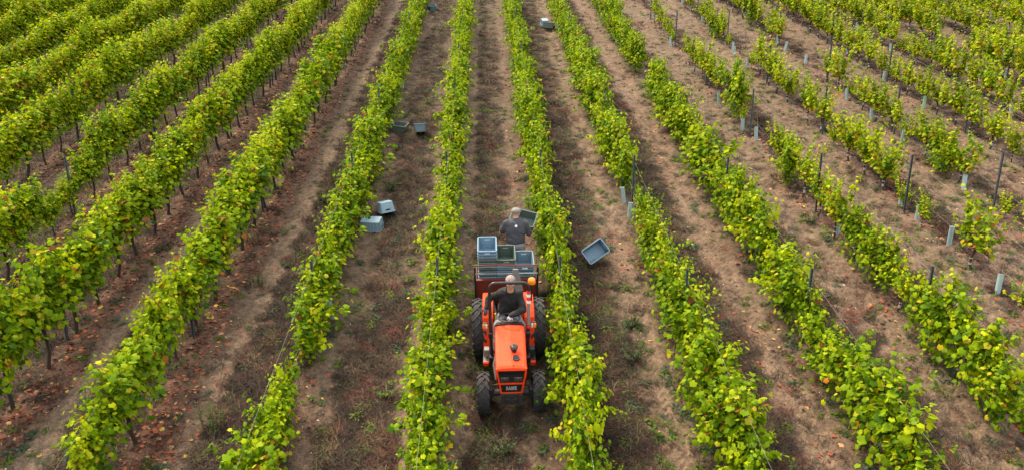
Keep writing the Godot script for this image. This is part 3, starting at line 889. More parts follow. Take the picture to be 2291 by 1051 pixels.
func build_tractor():
	var T := thing("tractor", Transform3D(tilt, F(TU, TV, 0.0)), "narrow orange-red vineyard tractor with open roll bar and black grille", "tractor")
	for s in [-1.0, 1.0]:
		wheel(T, "rear_wheel", Vector3(s * 0.555, 0.565, -0.80), 0.575, 0.27, 20, M.grey, s)
		wheel(T, "front_wheel", Vector3(s * 0.485, 0.375, 0.80), 0.385, 0.215, 16, M.grey, s)
	# hood: a loft of cross sections from dashboard to nose
	var hd := MB.new()
	var rings := []
	for e in [[0.03, 0.262, 1.255, 0.72], [0.35, 0.268, 1.235, 0.72], [0.70, 0.268, 1.205, 0.70], [1.00, 0.262, 1.165, 0.66], [1.045, 0.255, 1.145, 0.64]]:
		var w: float = e[1]
		var y: float = e[2]
		var z: float = e[0]
		rings.append([Vector3(-w * 0.92, e[3], z), Vector3(-w, y - 0.25, z), Vector3(-w, y - 0.06, z), Vector3(-w + 0.012, y - 0.022, z), Vector3(-w + 0.045, y - 0.004, z), Vector3(0, y + 0.008, z),
			Vector3(w - 0.045, y - 0.004, z), Vector3(w - 0.012, y - 0.022, z), Vector3(w, y - 0.06, z), Vector3(w, y - 0.25, z), Vector3(w * 0.92, e[3], z)])
	for i in rings.size() - 1:
		for j in 10: hd.quad(rings[i][j], rings[i][j + 1], rings[i + 1][j + 1], rings[i + 1][j], Vector3(0, 0.9, 0.5))
	var hood := part("hood", hd.mesh(M.orange), T)
	var it := MB.new()
	it.lathe([Vector2(0.0, 0.0), Vector2(0.045, 0.0), Vector2(0.042, 0.045), Vector2(0.06, 0.05), Vector2(0.06, 0.075), Vector2(0.072, 0.08), Vector2(0.075, 0.105), Vector2(0.05, 0.128), Vector2(0.018, 0.132), Vector2(0.014, 0.142), Vector2(0.0, 0.142)], Transform3D(Basis.IDENTITY, Vector3(0.055, 1.205, 0.68)), 24)
	part("air_intake", it.mesh(M.steel_black), hood)
	var fc := MB.new()
	fc.lathe([Vector2(0.0, 0.012), Vector2(0.02, 0.014), Vector2(0.022, 0.006), Vector2(0.045, 0.007), Vector2(0.058, 0.013), Vector2(0.064, 0.010), Vector2(0.066, -0.012)], Transform3D(Basis(Vector3.RIGHT, 0.08), Vector3(0.085, 1.196, 0.845)), 24)
	fc.box(Vector3(0.04, 1.205, 0.838), Vector3(0.13, 1.213, 0.852))
	part("filler_cap", fc.mesh(M.steel_black), hood)
	var lt := MB.new()
	lt.lathe([Vector2(0.0, 0.012), Vector2(0.012, 0.01), Vector2(0.014, -0.01)], Transform3D(Basis.IDENTITY, Vector3(0.16, 1.247, 0.17)), 10)
	lt.lathe([Vector2(0.0, 0.012), Vector2(0.012, 0.01), Vector2(0.014, -0.01)], Transform3D(Basis.IDENTITY, Vector3(0.03, 1.171, 1.0)), 10)
	part("hood_latch", lt.mesh(M.black), hood)
	# nose: orange frame that narrows downward, black lamp panel and badge panel set into it
	var nf := MB.new()
	var fx := func(y: float) -> float: return lerpf(0.190, 0.262, clampf((y - 0.62) / 0.45, 0.0, 1.0))
	for s in [-1.0, 1.0]:
		for e in [[0.60, 0.78], [0.78, 0.94], [0.94, 1.13]]:
			var a: float = fx.call(e[0])
			var b: float = fx.call(e[1])
			nf.hexa([Vector3(s * a, e[0], 0.96), Vector3(s * a, e[0], 1.062), Vector3(s * (a - 0.030), e[0], 1.068), Vector3(s * (a - 0.030), e[0], 0.96),
				Vector3(s * b, e[1], 0.96), Vector3(s * b, e[1], 1.048), Vector3(s * (b - 0.030), e[1], 1.058), Vector3(s * (b - 0.030), e[1], 0.96)])
	nf.hexa([Vector3(-0.235, 1.105, 1.0), Vector3(0.235, 1.105, 1.0), Vector3(0.235, 1.105, 1.062), Vector3(-0.235, 1.105, 1.062),
		Vector3(-0.245, 1.148, 1.0), Vector3(0.245, 1.148, 1.0), Vector3(0.243, 1.142, 1.046), Vector3(-0.243, 1.142, 1.046)])
	nf.box(Vector3(-0.200, 0.800, 1.0), Vector3(0.200, 0.828, 1.066))
	nf.box(Vector3(-0.165, 0.598, 1.0), Vector3(0.165, 0.620, 1.068))
	part("grille_frame", nf.mesh(M.orange), T)
	var lp := MB.new()
	lp.hexa([Vector3(-0.205, 0.828, 1.0), Vector3(0.205, 0.828, 1.0), Vector3(0.205, 0.828, 1.05), Vector3(-0.205, 0.828, 1.05), Vector3(-0.232, 1.105, 1.0), Vector3(0.232, 1.105, 1.0), Vector3(0.232, 1.105, 1.04), Vector3(-0.232, 1.105, 1.04)])
	for i in 7: lp.box(Vector3(-0.215, 1.085 - i * 0.012 - 0.005, 1.03), Vector3(0.215, 1.085 - i * 0.012, 1.052))
	var lamps := part("lamp_panel", lp.mesh(M.black), T)
	for s in [-1.0, 1.0]:
		var hl := MB.new()
		hl.rbox(Vector3(s * 0.115 - 0.072, 0.858, 1.046), Vector3(s * 0.115 + 0.072, 0.952, 1.060), 0.006)
		hl.lathe([Vector2(0.0, 0.004), Vector2(0.03, 0.006), Vector2(0.036, 0.0)], Transform3D(Basis(Vector3.RIGHT, PI / 2), Vector3(s * 0.115, 0.905, 1.060)), 16)
		part("headlight", hl.mesh(M.lamp), lamps)
	var bp := MB.new()
	bp.hexa([Vector3(-0.165, 0.620, 1.0), Vector3(0.165, 0.620, 1.0), Vector3(0.165, 0.620, 1.056), Vector3(-0.165, 0.620, 1.056), Vector3(-0.195, 0.800, 1.0), Vector3(0.195, 0.800, 1.0), Vector3(0.195, 0.800, 1.052), Vector3(-0.195, 0.800, 1.052)])
	for i in 9: bp.box(Vector3(-0.165, 0.632 + i * 0.018, 1.05), Vector3(0.165, 0.640 + i * 0.018, 1.058))
	var badge := part("badge_panel", bp.mesh(M.black), T)
	var tm := TextMesh.new()
	var ft := SystemFont.new()
	ft.font_names = PackedStringArray(["Droid Sans"])
	ft.font_weight = 700
	tm.font = ft; tm.text = "SAME"; tm.font_size = 32; tm.pixel_size = 0.0030; tm.depth = 0.006
	tm.material = M.letter
	part("lettering", tm, badge, Transform3D(Basis.from_scale(Vector3(0.74, 1.12, 1.0)), Vector3(0.0, 0.712, 1.061)))
	# chassis, engine and axles
	var ch := MB.new()
	ch.rbox(Vector3(-0.17, 0.36, -0.95), Vector3(0.17, 0.72, 0.25), 0.03)
	ch.rbox(Vector3(-0.20, 0.42, 0.2), Vector3(0.20, 0.80, 0.95), 0.03)
	ch.rbox(Vector3(-0.13, 0.30, 0.5), Vector3(0.13, 0.46, 1.05), 0.02)
	ch.tube([Vector3(-0.55, 0.565, -0.8), Vector3(0.55, 0.565, -0.8)], [0.10, 0.10], 12)
	part("chassis", ch.mesh(M.iron), T)
	var ax := MB.new()
	ax.tube([Vector3(-0.45, 0.375, 0.8), Vector3(0.45, 0.375, 0.8)], [0.06, 0.06], 10)
	for s in [-1.0, 1.0]:
		ax.rbox(Vector3(s * 0.36 - 0.05, 0.28, 0.73), Vector3(s * 0.36 + 0.05, 0.50, 0.87), 0.02)
		ax.tube([Vector3(s * 0.1, 0.42, 0.62), Vector3(s * 0.34, 0.40, 0.66)], [0.022, 0.022], 8)
	part("front_axle", ax.mesh(M.iron), T)
	var wb := MB.new()
	for s in [-1.0, 1.0]: wb.box(Vector3(s * 0.155 - 0.035, 0.34, 0.98), Vector3(s * 0.155 + 0.035, 0.58, 1.09))
	wb.rbox(Vector3(-0.13, 0.46, 0.97), Vector3(0.13, 0.585, 1.06), 0.015)
	wb.box(Vector3(-0.04, 0.36, 1.0), Vector3(0.04, 0.46, 1.07))
	part("weight_bracket", wb.mesh(M.iron), T)
	var ex := MB.new()
	ex.rbox(Vector3(0.20, 0.66, 0.22), Vector3(0.262, 0.90, 0.74), 0.012)
	part("engine_side", ex.mesh(M.iron), T)
	ex = MB.new()
	ex.tube([Vector3(-0.25, 0.75, 0.2), Vector3(-0.29, 0.74, 0.5), Vector3(-0.26, 0.62, 0.75)], [0.025, 0.03, 0.025], 8)
	part("intake_hose", ex.mesh(M.iron), T)
	# fenders: a curved top over the inner half of each rear tyre and an upright inner plate
	for s in [-1.0, 1.0]:
		var fd := MB.new()
		var prev := []
		for i in 15:
			var a := lerpf(-0.30, 2.15, i / 14.0)       # from low in front, over the top, to the back
			var R := 0.665
			var y := 0.565 + R * sin(a)
			var z := -0.80 + R * cos(a)
			if a < 0.95: z = -0.80 + R * cos(0.95) + (0.95 - a) * 0.20; y = 0.565 + R * sin(0.95) - (0.95 - a) * 0.60
			var cur := [Vector3(s * 0.285, y, z), Vector3(s * 0.475, y, z), Vector3(s * 0.485, y - 0.04, z - 0.01), Vector3(s * 0.285, minf(y - 0.05, y), z - 0.02)]
			if prev:
				fd.hexa([prev[0], prev[1], prev[1] - Vector3(0, 0.012, 0.012), prev[0] - Vector3(0, 0.012, 0.012), cur[0], cur[1], cur[1] - Vector3(0, 0.012, 0.012), cur[0] - Vector3(0, 0.012, 0.012)])
				fd.hexa([prev[1], prev[2], prev[2] - Vector3(s * 0.01, 0, 0), prev[1] - Vector3(s * 0.01, 0.01, 0), cur[1], cur[2], cur[2] - Vector3(s * 0.01, 0, 0), cur[1] - Vector3(s * 0.01, 0.01, 0)])
				fd.hexa([prev[0], cur[0], Vector3(s * 0.285, 0.5, cur[0].z), Vector3(s * 0.285, 0.5, prev[0].z), prev[0] + Vector3(s * 0.012, 0, 0), cur[0] + Vector3(s * 0.012, 0, 0), Vector3(s * 0.297, 0.5, cur[0].z), Vector3(s * 0.297, 0.5, prev[0].z)])
			prev = cur
		part("fender", fd.mesh(M.orange), T)
		var fp := MB.new()
		fp.rbox(Vector3(s * 0.36 - 0.13, 0.43, -0.50), Vector3(s * 0.36 + 0.13, 0.46, 0.12), 0.01)
		fp.rbox(Vector3(s * 0.42 - 0.05, 0.50, -0.12), Vector3(s * 0.42 + 0.05, 0.66, 0.0), 0.01)
		part("footplate", fp.mesh(M.grey if s < 0 else M.iron), T)
		var tip := MB.new()
		tip.rbox(Vector3(s * 0.43 - 0.055, 0.40, 0.10), Vector3(s * 0.43 + 0.055, 0.50, 0.16), 0.02)
		part("step_guard", tip.mesh(M.orange), T)
		# turn signals on short brackets
		var sg := MB.new()
		sg.rbox(Vector3(s * 0.44 - 0.045, 1.13, -0.10), Vector3(s * 0.44 + 0.045, 1.24, -0.045), 0.01)
		sg.tube([Vector3(s * 0.36, 1.15, -0.08), Vector3(s * 0.42, 1.16, -0.08)], [0.012, 0.012], 6)
		var sig := part("turn_signal", sg.mesh(M.black), T)
		var l1 := MB.new()
		l1.rbox(Vector3(s * 0.463 - 0.022, 1.14, -0.05), Vector3(s * 0.463 + 0.025, 1.23, -0.028), 0.007)
		part("amber_lens", l1.mesh(M.lens), sig)
		var l2 := MB.new()
		l2.rbox(Vector3(s * 0.415 - 0.02, 1.14, -0.05), Vector3(s * 0.415 + 0.02, 1.23, -0.030), 0.007)
		part("clear_lens", l2.mesh(M.clear_lens), sig)
	# roll bar
	var rb := MB.new()
	var pth := []
	for s in [-1.0, 1.0]:
		var leg := [Vector3(s * 0.325, 0.50, 0.07), Vector3(s * 0.335, 0.9, 0.03), Vector3(s * 0.345, 1.4, -0.06), Vector3(s * 0.348, 1.90, -0.16)]
		for i in 5:
			var a := i / 4.0 * PI / 2
			leg.append(Vector3(s * (0.348 - 0.10 * (1.0 - cos(a))), 1.93 + 0.10 * sin(a), -0.165 - 0.02 * sin(a)))
		if s > 0: leg.reverse()
		pth.append_array(leg)
	var rd := []
	for i in pth.size(): rd.append(0.030)
	rb.tube(pth, rd, 10)
	for s in [-1.0, 1.0]:
		rb.rbox(Vector3(s * 0.33 - 0.05, 0.44, 0.0), Vector3(s * 0.33 + 0.05, 0.60, 0.14), 0.01)
		rb.rbox(Vector3(s * 0.34 - 0.04, 0.98, -0.03), Vector3(s * 0.34 + 0.04, 1.10, 0.06), 0.01)
	var bar := part("roll_bar", rb.mesh(M.steel_black), T)
	var sleeve := MB.new()
	sleeve.tube([Vector3(0.347, 1.22, -0.025), Vector3(0.349, 1.86, -0.152)], [0.033, 0.033], 10)
	part("grey_sleeve", sleeve.mesh(M.grey), bar)
	for i in 5:
		var tp := MB.new()
		var y: float = [1.82, 1.76, 1.70, 1.64, 1.16][i]
		var z: float = lerpf(-0.025, -0.152, (y - 1.22) / 0.64)
		tp.tube([Vector3(0.348, y, z), Vector3(0.348, y + 0.05, z - 0.01)], [0.0355, 0.0355], 10)
		part("reflective_band", tp.mesh(M.redtape if i % 2 == 0 else M.white), bar)
	# beacon on its stalk behind the right-hand fender
	var bk := MB.new()
	bk.tube([Vector3(0.44, 1.18, -0.75), Vector3(0.44, 1.62, -0.74)], [0.016, 0.016], 8)
	bk.lathe([Vector2(0.0, 0.0), Vector2(0.06, 0.0), Vector2(0.065, 0.03), Vector2(0.0, 0.035)], Transform3D(Basis.IDENTITY, Vector3(0.44, 1.60, -0.74)), 18)
	var stalk := part("beacon_stalk", bk.mesh(M.black), T)
	var bd := MB.new()
	bd.lathe([Vector2(0.074, 0.0), Vector2(0.074, 0.05), Vector2(0.062, 0.085), Vector2(0.035, 0.105), Vector2(0.0, 0.110)], Transform3D(Basis.IDENTITY, Vector3(0.44, 1.634, -0.74)), 20)
	part("beacon", bd.mesh(M.lens), stalk)
	# dashboard, steering wheel, seat, levers
	var ds := MB.new()
	ds.hexa([Vector3(-0.25, 0.9, -0.06), Vector3(0.25, 0.9, -0.06), Vector3(0.262, 0.9, 0.028), Vector3(-0.262, 0.9, 0.028), Vector3(-0.23, 1.26, -0.06), Vector3(0.23, 1.26, -0.06), Vector3(0.255, 1.275, 0.028), Vector3(-0.255, 1.275, 0.028)])
	ds.tube([Vector3(0, 1.18, -0.04), Vector3(0, 1.31, -0.10)], [0.03, 0.025], 8)
	part("dashboard", ds.mesh(M.black), T)
	var sw := MB.new()
	var sp := []
	var sr := []
	var sb := Basis(Vector3.RIGHT, -0.42)
	sb = Basis(Vector3.RIGHT, -0.24)
	for i in 25:
		var a := TAU * i / 24
		sp.append(Vector3(0.0, 1.32, -0.11) + sb * Vector3(cos(a) * 0.19, 0, sin(a) * 0.19)); sr.append(0.014)
	sw.tube(sp, sr, 8, false)
	for i in 3:
		var a := TAU * i / 3 + 0.5
		sw.tube([Vector3(0, 1.315, -0.11), Vector3(0.0, 1.32, -0.11) + sb * Vector3(cos(a) * 0.19, 0, sin(a) * 0.19)], [0.018, 0.010], 6)
	part("steering_wheel", sw.mesh(M.black), T)
	var se := MB.new()
	se.rbox(Vector3(-0.21, 0.80, -0.82), Vector3(0.21, 0.90, -0.40), 0.03)
	se.rbox(Vector3(-0.12, 0.45, -0.72), Vector3(0.12, 0.80, -0.50), 0.02)
	var seat := part("seat", se.mesh(M.black), T)
	var sk := MB.new()
	sk.rbox(Vector3(-0.21, 0.90, -0.90), Vector3(0.21, 1.28, -0.82), 0.03)
	part("seat_back", sk.mesh(M.black), seat)
	var lv := MB.new()
	lv.tube([Vector3(-0.245, 0.7, -0.30), Vector3(-0.25, 1.22, -0.34)], [0.010, 0.008], 6)
	lv.lathe([Vector2(0.0, 0.035), Vector2(0.016, 0.025), Vector2(0.018, 0.008), Vector2(0.0, -0.008)], Transform3D(Basis.IDENTITY, Vector3(-0.25, 1.22, -0.34)), 10)
	part("lever", lv.mesh(mat(lin(0.65, 0.42, 0.02), 0.4)), T)
	# grey canopy plate standing behind the driver
	var gp := MB.new()
	gp.hexa([Vector3(0.06, 1.30, -0.98), Vector3(0.30, 1.30, -0.98), Vector3(0.30, 1.30, -0.96), Vector3(0.06, 1.30, -0.96), Vector3(0.10, 1.74, -1.06), Vector3(0.20, 1.74, -1.06), Vector3(0.20, 1.74, -1.04), Vector3(0.10, 1.74, -1.04)])
	gp.box(Vector3(0.10, 0.75, -0.99), Vector3(0.26, 1.32, -0.965))
	part("rear_shield", gp.mesh(M.grey), T)
	# linkage arms to the carrier
	var la := MB.new()
	for s in [-1.0, 1.0]: la.tube([Vector3(s * 0.16, 0.42, -0.9), Vector3(s * 0.30, 0.46, -1.90)], [0.028, 0.028], 8)
	la.tube([Vector3(0, 0.70, -0.92), Vector3(0, 0.80, -1.88)], [0.022, 0.022], 8)
	part("linkage_arms", la.mesh(M.iron), T)
	# the carrier box behind, red with a pipe rail
	var K := thing("crate_carrier", Transform3D(tilt, F(TU, 11.7, 0.0)), "rusty red carrier box with pipe rail, loaded with crates behind the tractor", "carrier")
	var bed := MB.new()
	bed.box(Vector3(-0.64, 0.44, -0.92), Vector3(0.64, 0.50, 0.0))
	for x in [-0.5, 0.0, 0.5]: bed.box(Vector3(x - 0.04, 0.36, -0.9), Vector3(x + 0.04, 0.44, -0.02))
	part("bed", bed.mesh(M.rust), K)
	var fb := MB.new()
	fb.rbox(Vector3(-0.65, 0.42, 0.0), Vector3(0.65, 0.90, 0.03), 0.008)
	fb.box(Vector3(-0.66, 0.885, -0.01), Vector3(0.66, 0.925, 0.045))
	for x in [-0.62, -0.2, 0.2, 0.62]: fb.box(Vector3(x - 0.025, 0.42, 0.028), Vector3(x + 0.025, 0.885, 0.05))
	part("front_board", fb.mesh(M.red), K)
	for s in [-1.0, 1.0]:
		var sbm := MB.new()
		sbm.box(Vector3(s * 0.635 - 0.012, 0.50, -0.92), Vector3(s * 0.635 + 0.012, 0.66, -0.002))
		part("side_board", sbm.mesh(M.red), K)
		var up := MB.new()
		up.box(Vector3(s * 0.64 - 0.02, 0.5, 0.045), Vector3(s * 0.64 + 0.02, 1.32, 0.075))
		part("rail_post", up.mesh(M.steel_black), K)
	var rl := MB.new()
	rl.tube([Vector3(-0.68, 1.31, 0.085), Vector3(-0.2, 1.325, 0.09), Vector3(0.25, 1.305, 0.09), Vector3(0.66, 1.30, 0.085)], [0.016, 0.017, 0.017, 0.016], 8)
	part("top_rail", rl.mesh(M.rust), K)
	var rl3 := MB.new()
	rl3.tube([Vector3(-0.68, 1.285, 0.10), Vector3(0.66, 1.270, 0.10)], [0.010, 0.010], 6)
	part("top_rail", rl3.mesh(M.grey), K)
	var rl2 := MB.new()
	rl2.tube([Vector3(-0.64, 1.115, 0.09), Vector3(0.64, 1.105, 0.09)], [0.014, 0.014], 8)
	part("middle_rail", rl2.mesh(M.grey), K)
	for s in [-1.0, 1.0]:
		var ft2 := MB.new()
		ft2.box(Vector3(s * 0.5 - 0.04, -0.03, -0.75), Vector3(s * 0.5 + 0.04, 0.36, -0.65))
		part("support_leg", ft2.mesh(M.rust), K)
	# nested crates, three stacks
	var stacks := [[-0.385, 12, ["blue", "blue", "slate", "green", "moss", "slate", "green", "slate", "moss", "blue", "slate", "blue"], "left"],
		[0.0, 9, ["green", "green", "blue", "slate", "blue", "blue", "slate", "slate", "blue"], "middle"],
		[0.385, 6, ["slate", "slate", "blue", "slate", "moss", "slate"], "right"]]
	for s in stacks:
		var n: int = s[1]
		var tops := [1.55, 1.335, 1.185]
		var topy: float = tops[stacks.find(s)] - 0.27
		var step: float = (topy - 0.51) / (n - 1)
		for i in n:
			var y: float = topy - step * i
			var what := "top open crate of the %s stack on the carrier" % s[3] if i == 0 else "nested crate, %s from the top of the %s stack on the carrier" % [nth(i + 1), s[3]]
			var tone: String = {"blue": "blue", "slate": "grey-blue", "green": "dark green", "moss": "grey-green", "pale": "pale blue"}[s[2][i]]
			var jig := 0.0 if i == 0 else sin(i * 12.9 + n) * 0.006
			crate(Transform3D(tilt, F(TU + s[0] + jig, 12.06, y)), s[2][i], tone + " " + what, "crates stacked on the carrier")

# ---------------------------------------------------------------- people
func hand(mb: MB, wrist: Vector3, dir: Vector3, palm_n: Vector3, curl: float, thumb_side: float):
	# palm and five fingers that bend round whatever they hold
	dir = dir.normalized()
	var side := dir.cross(palm_n).normalized()
	palm_n = side.cross(dir)
	var b := Blob.new(wrist - Vector3.ONE * 0.16, wrist + Vector3.ONE * 0.16, 0.006)
	var knuckle := wrist + dir * 0.085
	for e in [-0.027, -0.009, 0.009, 0.027]: b.cap(wrist + dir * 0.012 + side * e * 0.7, knuckle + side * e, 0.016, 0.013, 0.012)
	var lens := [0.070, 0.080, 0.075, 0.058]
	for i in 4:
		var e: float = (-0.028 + 0.0187 * i) * -thumb_side
		var q := knuckle + side * e
		var a := 0.25 * curl
		var pts := [q]
		for j in 3:
			a += 0.55 * curl
			q += (dir * cos(a) + palm_n * sin(a)) * lens[i] * [0.45, 0.32, 0.25][j]
			pts.append(q)
		b.chain(pts, [0.0105, 0.0095, 0.009, 0.0075], 0.005)
	var t0 := wrist + dir * 0.03 + side * 0.026 * thumb_side
	b.chain([t0, t0 + (dir * 0.6 + side * thumb_side * 0.7 + palm_n * 0.3).normalized() * 0.04, t0 + (dir * 0.8 + side * thumb_side * 0.45 + palm_n * 0.7 * curl).normalized() * 0.072], [0.014, 0.011, 0.009], 0.008)
	b.build(mb)

func head_mesh(mb: MB, m: Vector3, turn: Basis):
	# m is the middle of the head, faces +z before turn
	var b := Blob.new(m - Vector3.ONE * 0.19, m + Vector3.ONE * 0.19, 0.008)
	var P := func(x: float, y: float, z: float) -> Vector3: return m + turn * Vector3(x, y, z)
	b.ell(P.call(0, 0.025, -0.012), Vector3(0.074, 0.092, 0.095), 0.02, turn)
	b.ell(P.call(0, -0.035, 0.022), Vector3(0.058, 0.072, 0.066), 0.03, turn)
	b.cap(P.call(0, -0.085, 0.055), P.call(0, -0.09, 0.06), 0.024, 0.022, 0.03)
	b.cap(P.call(0, 0.012, 0.086), P.call(0, -0.028, 0.104), 0.010, 0.014, 0.014)
	b.cap(P.call(-0.035, 0.026, 0.078), P.call(0.035, 0.026, 0.078), 0.012, 0.012, 0.016)
	for s in [-1.0, 1.0]:
		b.ell(P.call(s * 0.077, -0.002, -0.01), Vector3(0.010, 0.032, 0.020), 0.008, turn)
		b.cap(P.call(s * 0.035, -0.03, 0.066), P.call(s * 0.045, -0.03, 0.055), 0.018, 0.018, 0.02)
	b.cap(P.call(-0.022, -0.060, 0.083), P.call(0.022, -0.060, 0.083), 0.009, 0.009, 0.008)
	b.cap(P.call(0, -0.07, -0.02), P.call(0, -0.17, -0.035), 0.056, 0.060, 0.03)
	b.build(mb)

func face_bits(o: Node, m: Vector3, turn: Basis):
	for s in [-1.0, 1.0]:
		var e := MB.new()
		e.lathe([Vector2(0.0, -0.011), Vector2(0.009, -0.006), Vector2(0.011, 0.0), Vector2(0.009, 0.006), Vector2(0.0, 0.011)], Transform3D(turn, m + turn * Vector3(s * 0.031, 0.006, 0.081)), 10)
		part("eye", e.mesh(M.eye), o)
	var l := MB.new()
	l.tube([m + turn * Vector3(-0.024, -0.060, 0.087), m + turn * Vector3(0, -0.062, 0.094), m + turn * Vector3(0.024, -0.060, 0.087)], [0.003, 0.006, 0.003], 6)
	part("mouth", l.mesh(M.lip), o)

func cap_mesh(m: Vector3, turn: Basis, material: Material, flat_cap: bool) -> ArrayMesh:
	var b := Blob.new(m + Vector3(-0.24, -0.2, -0.24), m + Vector3(0.24, 0.24, 0.24), 0.009)
	b.ell(m + turn * Vector3(0, 0.05, -0.012), Vector3(0.092, 0.088, 0.110) if not flat_cap else Vector3(0.106, 0.082, 0.126), 0.02, turn)
	b.cut(m + turn * Vector3(0, 0.018, 0), turn * Vector3(0, -1, 0.12))
	if flat_cap: b.ell(m + turn * Vector3(0, 0.048, 0.118), Vector3(0.078, 0.014, 0.055), 0.02, turn)
	else: b.ell(m + turn * Vector3(0, 0.052, 0.125), Vector3(0.076, 0.011, 0.075), 0.012, turn * Basis(Vector3.RIGHT, 0.12))
	var mb := MB.new()
	b.build(mb)
	return mb.mesh(material)

func build_driver():
	var o := thing("person", Transform3D(tilt, F(TU, TV, 0.0)), "driver in black jacket, grey trousers and pink cap, one hand on the steering wheel", "person")
	var hm := Vector3(0.035, 1.835, -0.47)
	var turn := Basis.from_euler(Vector3(-0.22, -0.05, 0.0))
	var neck := Vector3(0.03, 1.64, -0.52)
	var chest := Vector3(0.02, 1.42, -0.57)
	var hip := Vector3(0.01, 1.00, -0.62)
	var ls := Vector3(-0.145, 1.555, -0.54)
	var le := Vector3(-0.36, 1.40, -0.60)
	var lh := Vector3(-0.415, 1.29, -0.44)
	var rs := Vector3(0.200, 1.530, -0.54)
	var re := Vector3(0.27, 1.33, -0.33)
	var rh := Vector3(0.04, 1.375, -0.10)
	var body := MB.new()
	var bb := Blob.new(Vector3(-0.5, 0.40, -0.85), Vector3(0.45, 1.72, 0.12), 0.02)
	bb.cap(neck, hm + Vector3(0, -0.08, -0.03), 0.058, 0.055)
	bb.chain([neck + Vector3(0, -0.06, 0), chest, hip], [0.09, 0.145, 0.14], 0.06)
	bb.chain([ls, le, lh], [0.055, 0.042, 0.030]); bb.chain([rs, re, rh], [0.055, 0.042, 0.030])
	for s in [-1.0, 1.0]: bb.chain([hip + Vector3(s * 0.09, 0, 0), Vector3(s * 0.19, 1.04, -0.20), Vector3(s * 0.235, 0.56, -0.09)], [0.085, 0.060, 0.042])
	bb.build(body)
	head_mesh(body, hm, turn)
	part("body", body.mesh(M.skin), o)
	face_bits(o, hm, turn)
	part("cap", cap_mesh(hm, turn, M.cap_pink, false), o)
	var jk := MB.new()
	var jb := Blob.new(Vector3(-0.55, 0.90, -0.90), Vector3(0.5, 1.74, 0.05), 0.02)
	jb.cap(ls + Vector3(0.02, 0.01, 0), rs + Vector3(-0.02, 0.01, 0), 0.072, 0.072, 0.05)
	jb.ell(chest + Vector3(0, 0.02, 0.0), Vector3(0.195, 0.22, 0.155), 0.06)
	jb.ell(hip + Vector3(0, 0.16, 0.02), Vector3(0.205, 0.20, 0.165), 0.06)
	jb.cap(neck + Vector3(0, 0.035, 0.012), neck + Vector3(0, -0.10, 0), 0.074, 0.10, 0.04)
	jb.chain([ls, le, lh.lerp(le, 0.04)], [0.070, 0.058, 0.045], 0.035); jb.chain([rs, re, rh.lerp(re, 0.0)], [0.072, 0.058, 0.045], 0.035)
	# folds of the sleeves and front
	for i in 5: jb.cap(Vector3(-0.16 + i * 0.07, 1.16 + 0.03 * (i % 2), -0.42), Vector3(-0.10 + i * 0.06, 1.30, -0.41), 0.018, 0.012, 0.03)
	jb.cap(chest, hip + Vector3(0, 0.10, 0.01), 0.175, 0.180, 0.05)
	jb.wrinkle(3, 5.0, 0.016)
	jb.cut(Vector3(0, 1.09, -0.45), Vector3(0, -1, 0.25))
	jb.build(jk)
	part("jacket", jk.mesh(M.jacket), o)
	var col := MB.new()
	col.tube([neck + Vector3(-0.012, -0.02, 0.085), chest + Vector3(0.0, 0.0, 0.162), hip + Vector3(0, 0.12, 0.19)], [0.006, 0.006, 0.006], 5)
	part("zip", col.mesh(M.iron), o)
	var tr := MB.new()
	var tb := Blob.new(Vector3(-0.42, 0.42, -0.85), Vector3(0.42, 1.2, 0.12), 0.02)
	tb.ell(hip, Vector3(0.19, 0.12, 0.16), 0.05)
	for s in [-1.0, 1.0]: tb.chain([hip + Vector3(s * 0.09, 0.01, 0.02), Vector3(s * 0.19, 1.07, -0.20), Vector3(s * 0.235, 0.60, -0.09)], [0.115, 0.094, 0.070])
	tb.wrinkle(4, 6.0, 0.012)
	tb.build(tr)
	part("trousers", tr.mesh(M.trouser), o)
	var bt := MB.new()
	for s in [-1.0, 1.0]:
		var sb := Blob.new(Vector3(s * 0.235 - 0.1, 0.42, -0.22), Vector3(s * 0.235 + 0.1, 0.68, 0.16), 0.012)
		sb.cap(Vector3(s * 0.235, 0.60, -0.09), Vector3(s * 0.235, 0.52, -0.085), 0.052, 0.05)
		sb.cap(Vector3(s * 0.235, 0.505, -0.10), Vector3(s * 0.245, 0.498, 0.07), 0.043, 0.038)
		sb.cut(Vector3(0, 0.461, 0), Vector3(0, -1, 0))
		sb.build(bt)
	part("boots", bt.mesh(M.boot), o)
	var g1 := MB.new()
	hand(g1, rh.lerp(re, 0.03), Vector3(-0.55, -0.35, 0.6), Vector3(-0.2, -0.9, -0.35), 1.15, 1.0)
	part("glove", g1.mesh(M.glove), o)
	var g2 := MB.new()
	hand(g2, lh.lerp(le, 0.06), Vector3(-0.15, -0.25, 0.9), Vector3(0, -1, 0), 0.5, -1.0)
	part("glove", g2.mesh(M.glove_dark), o)

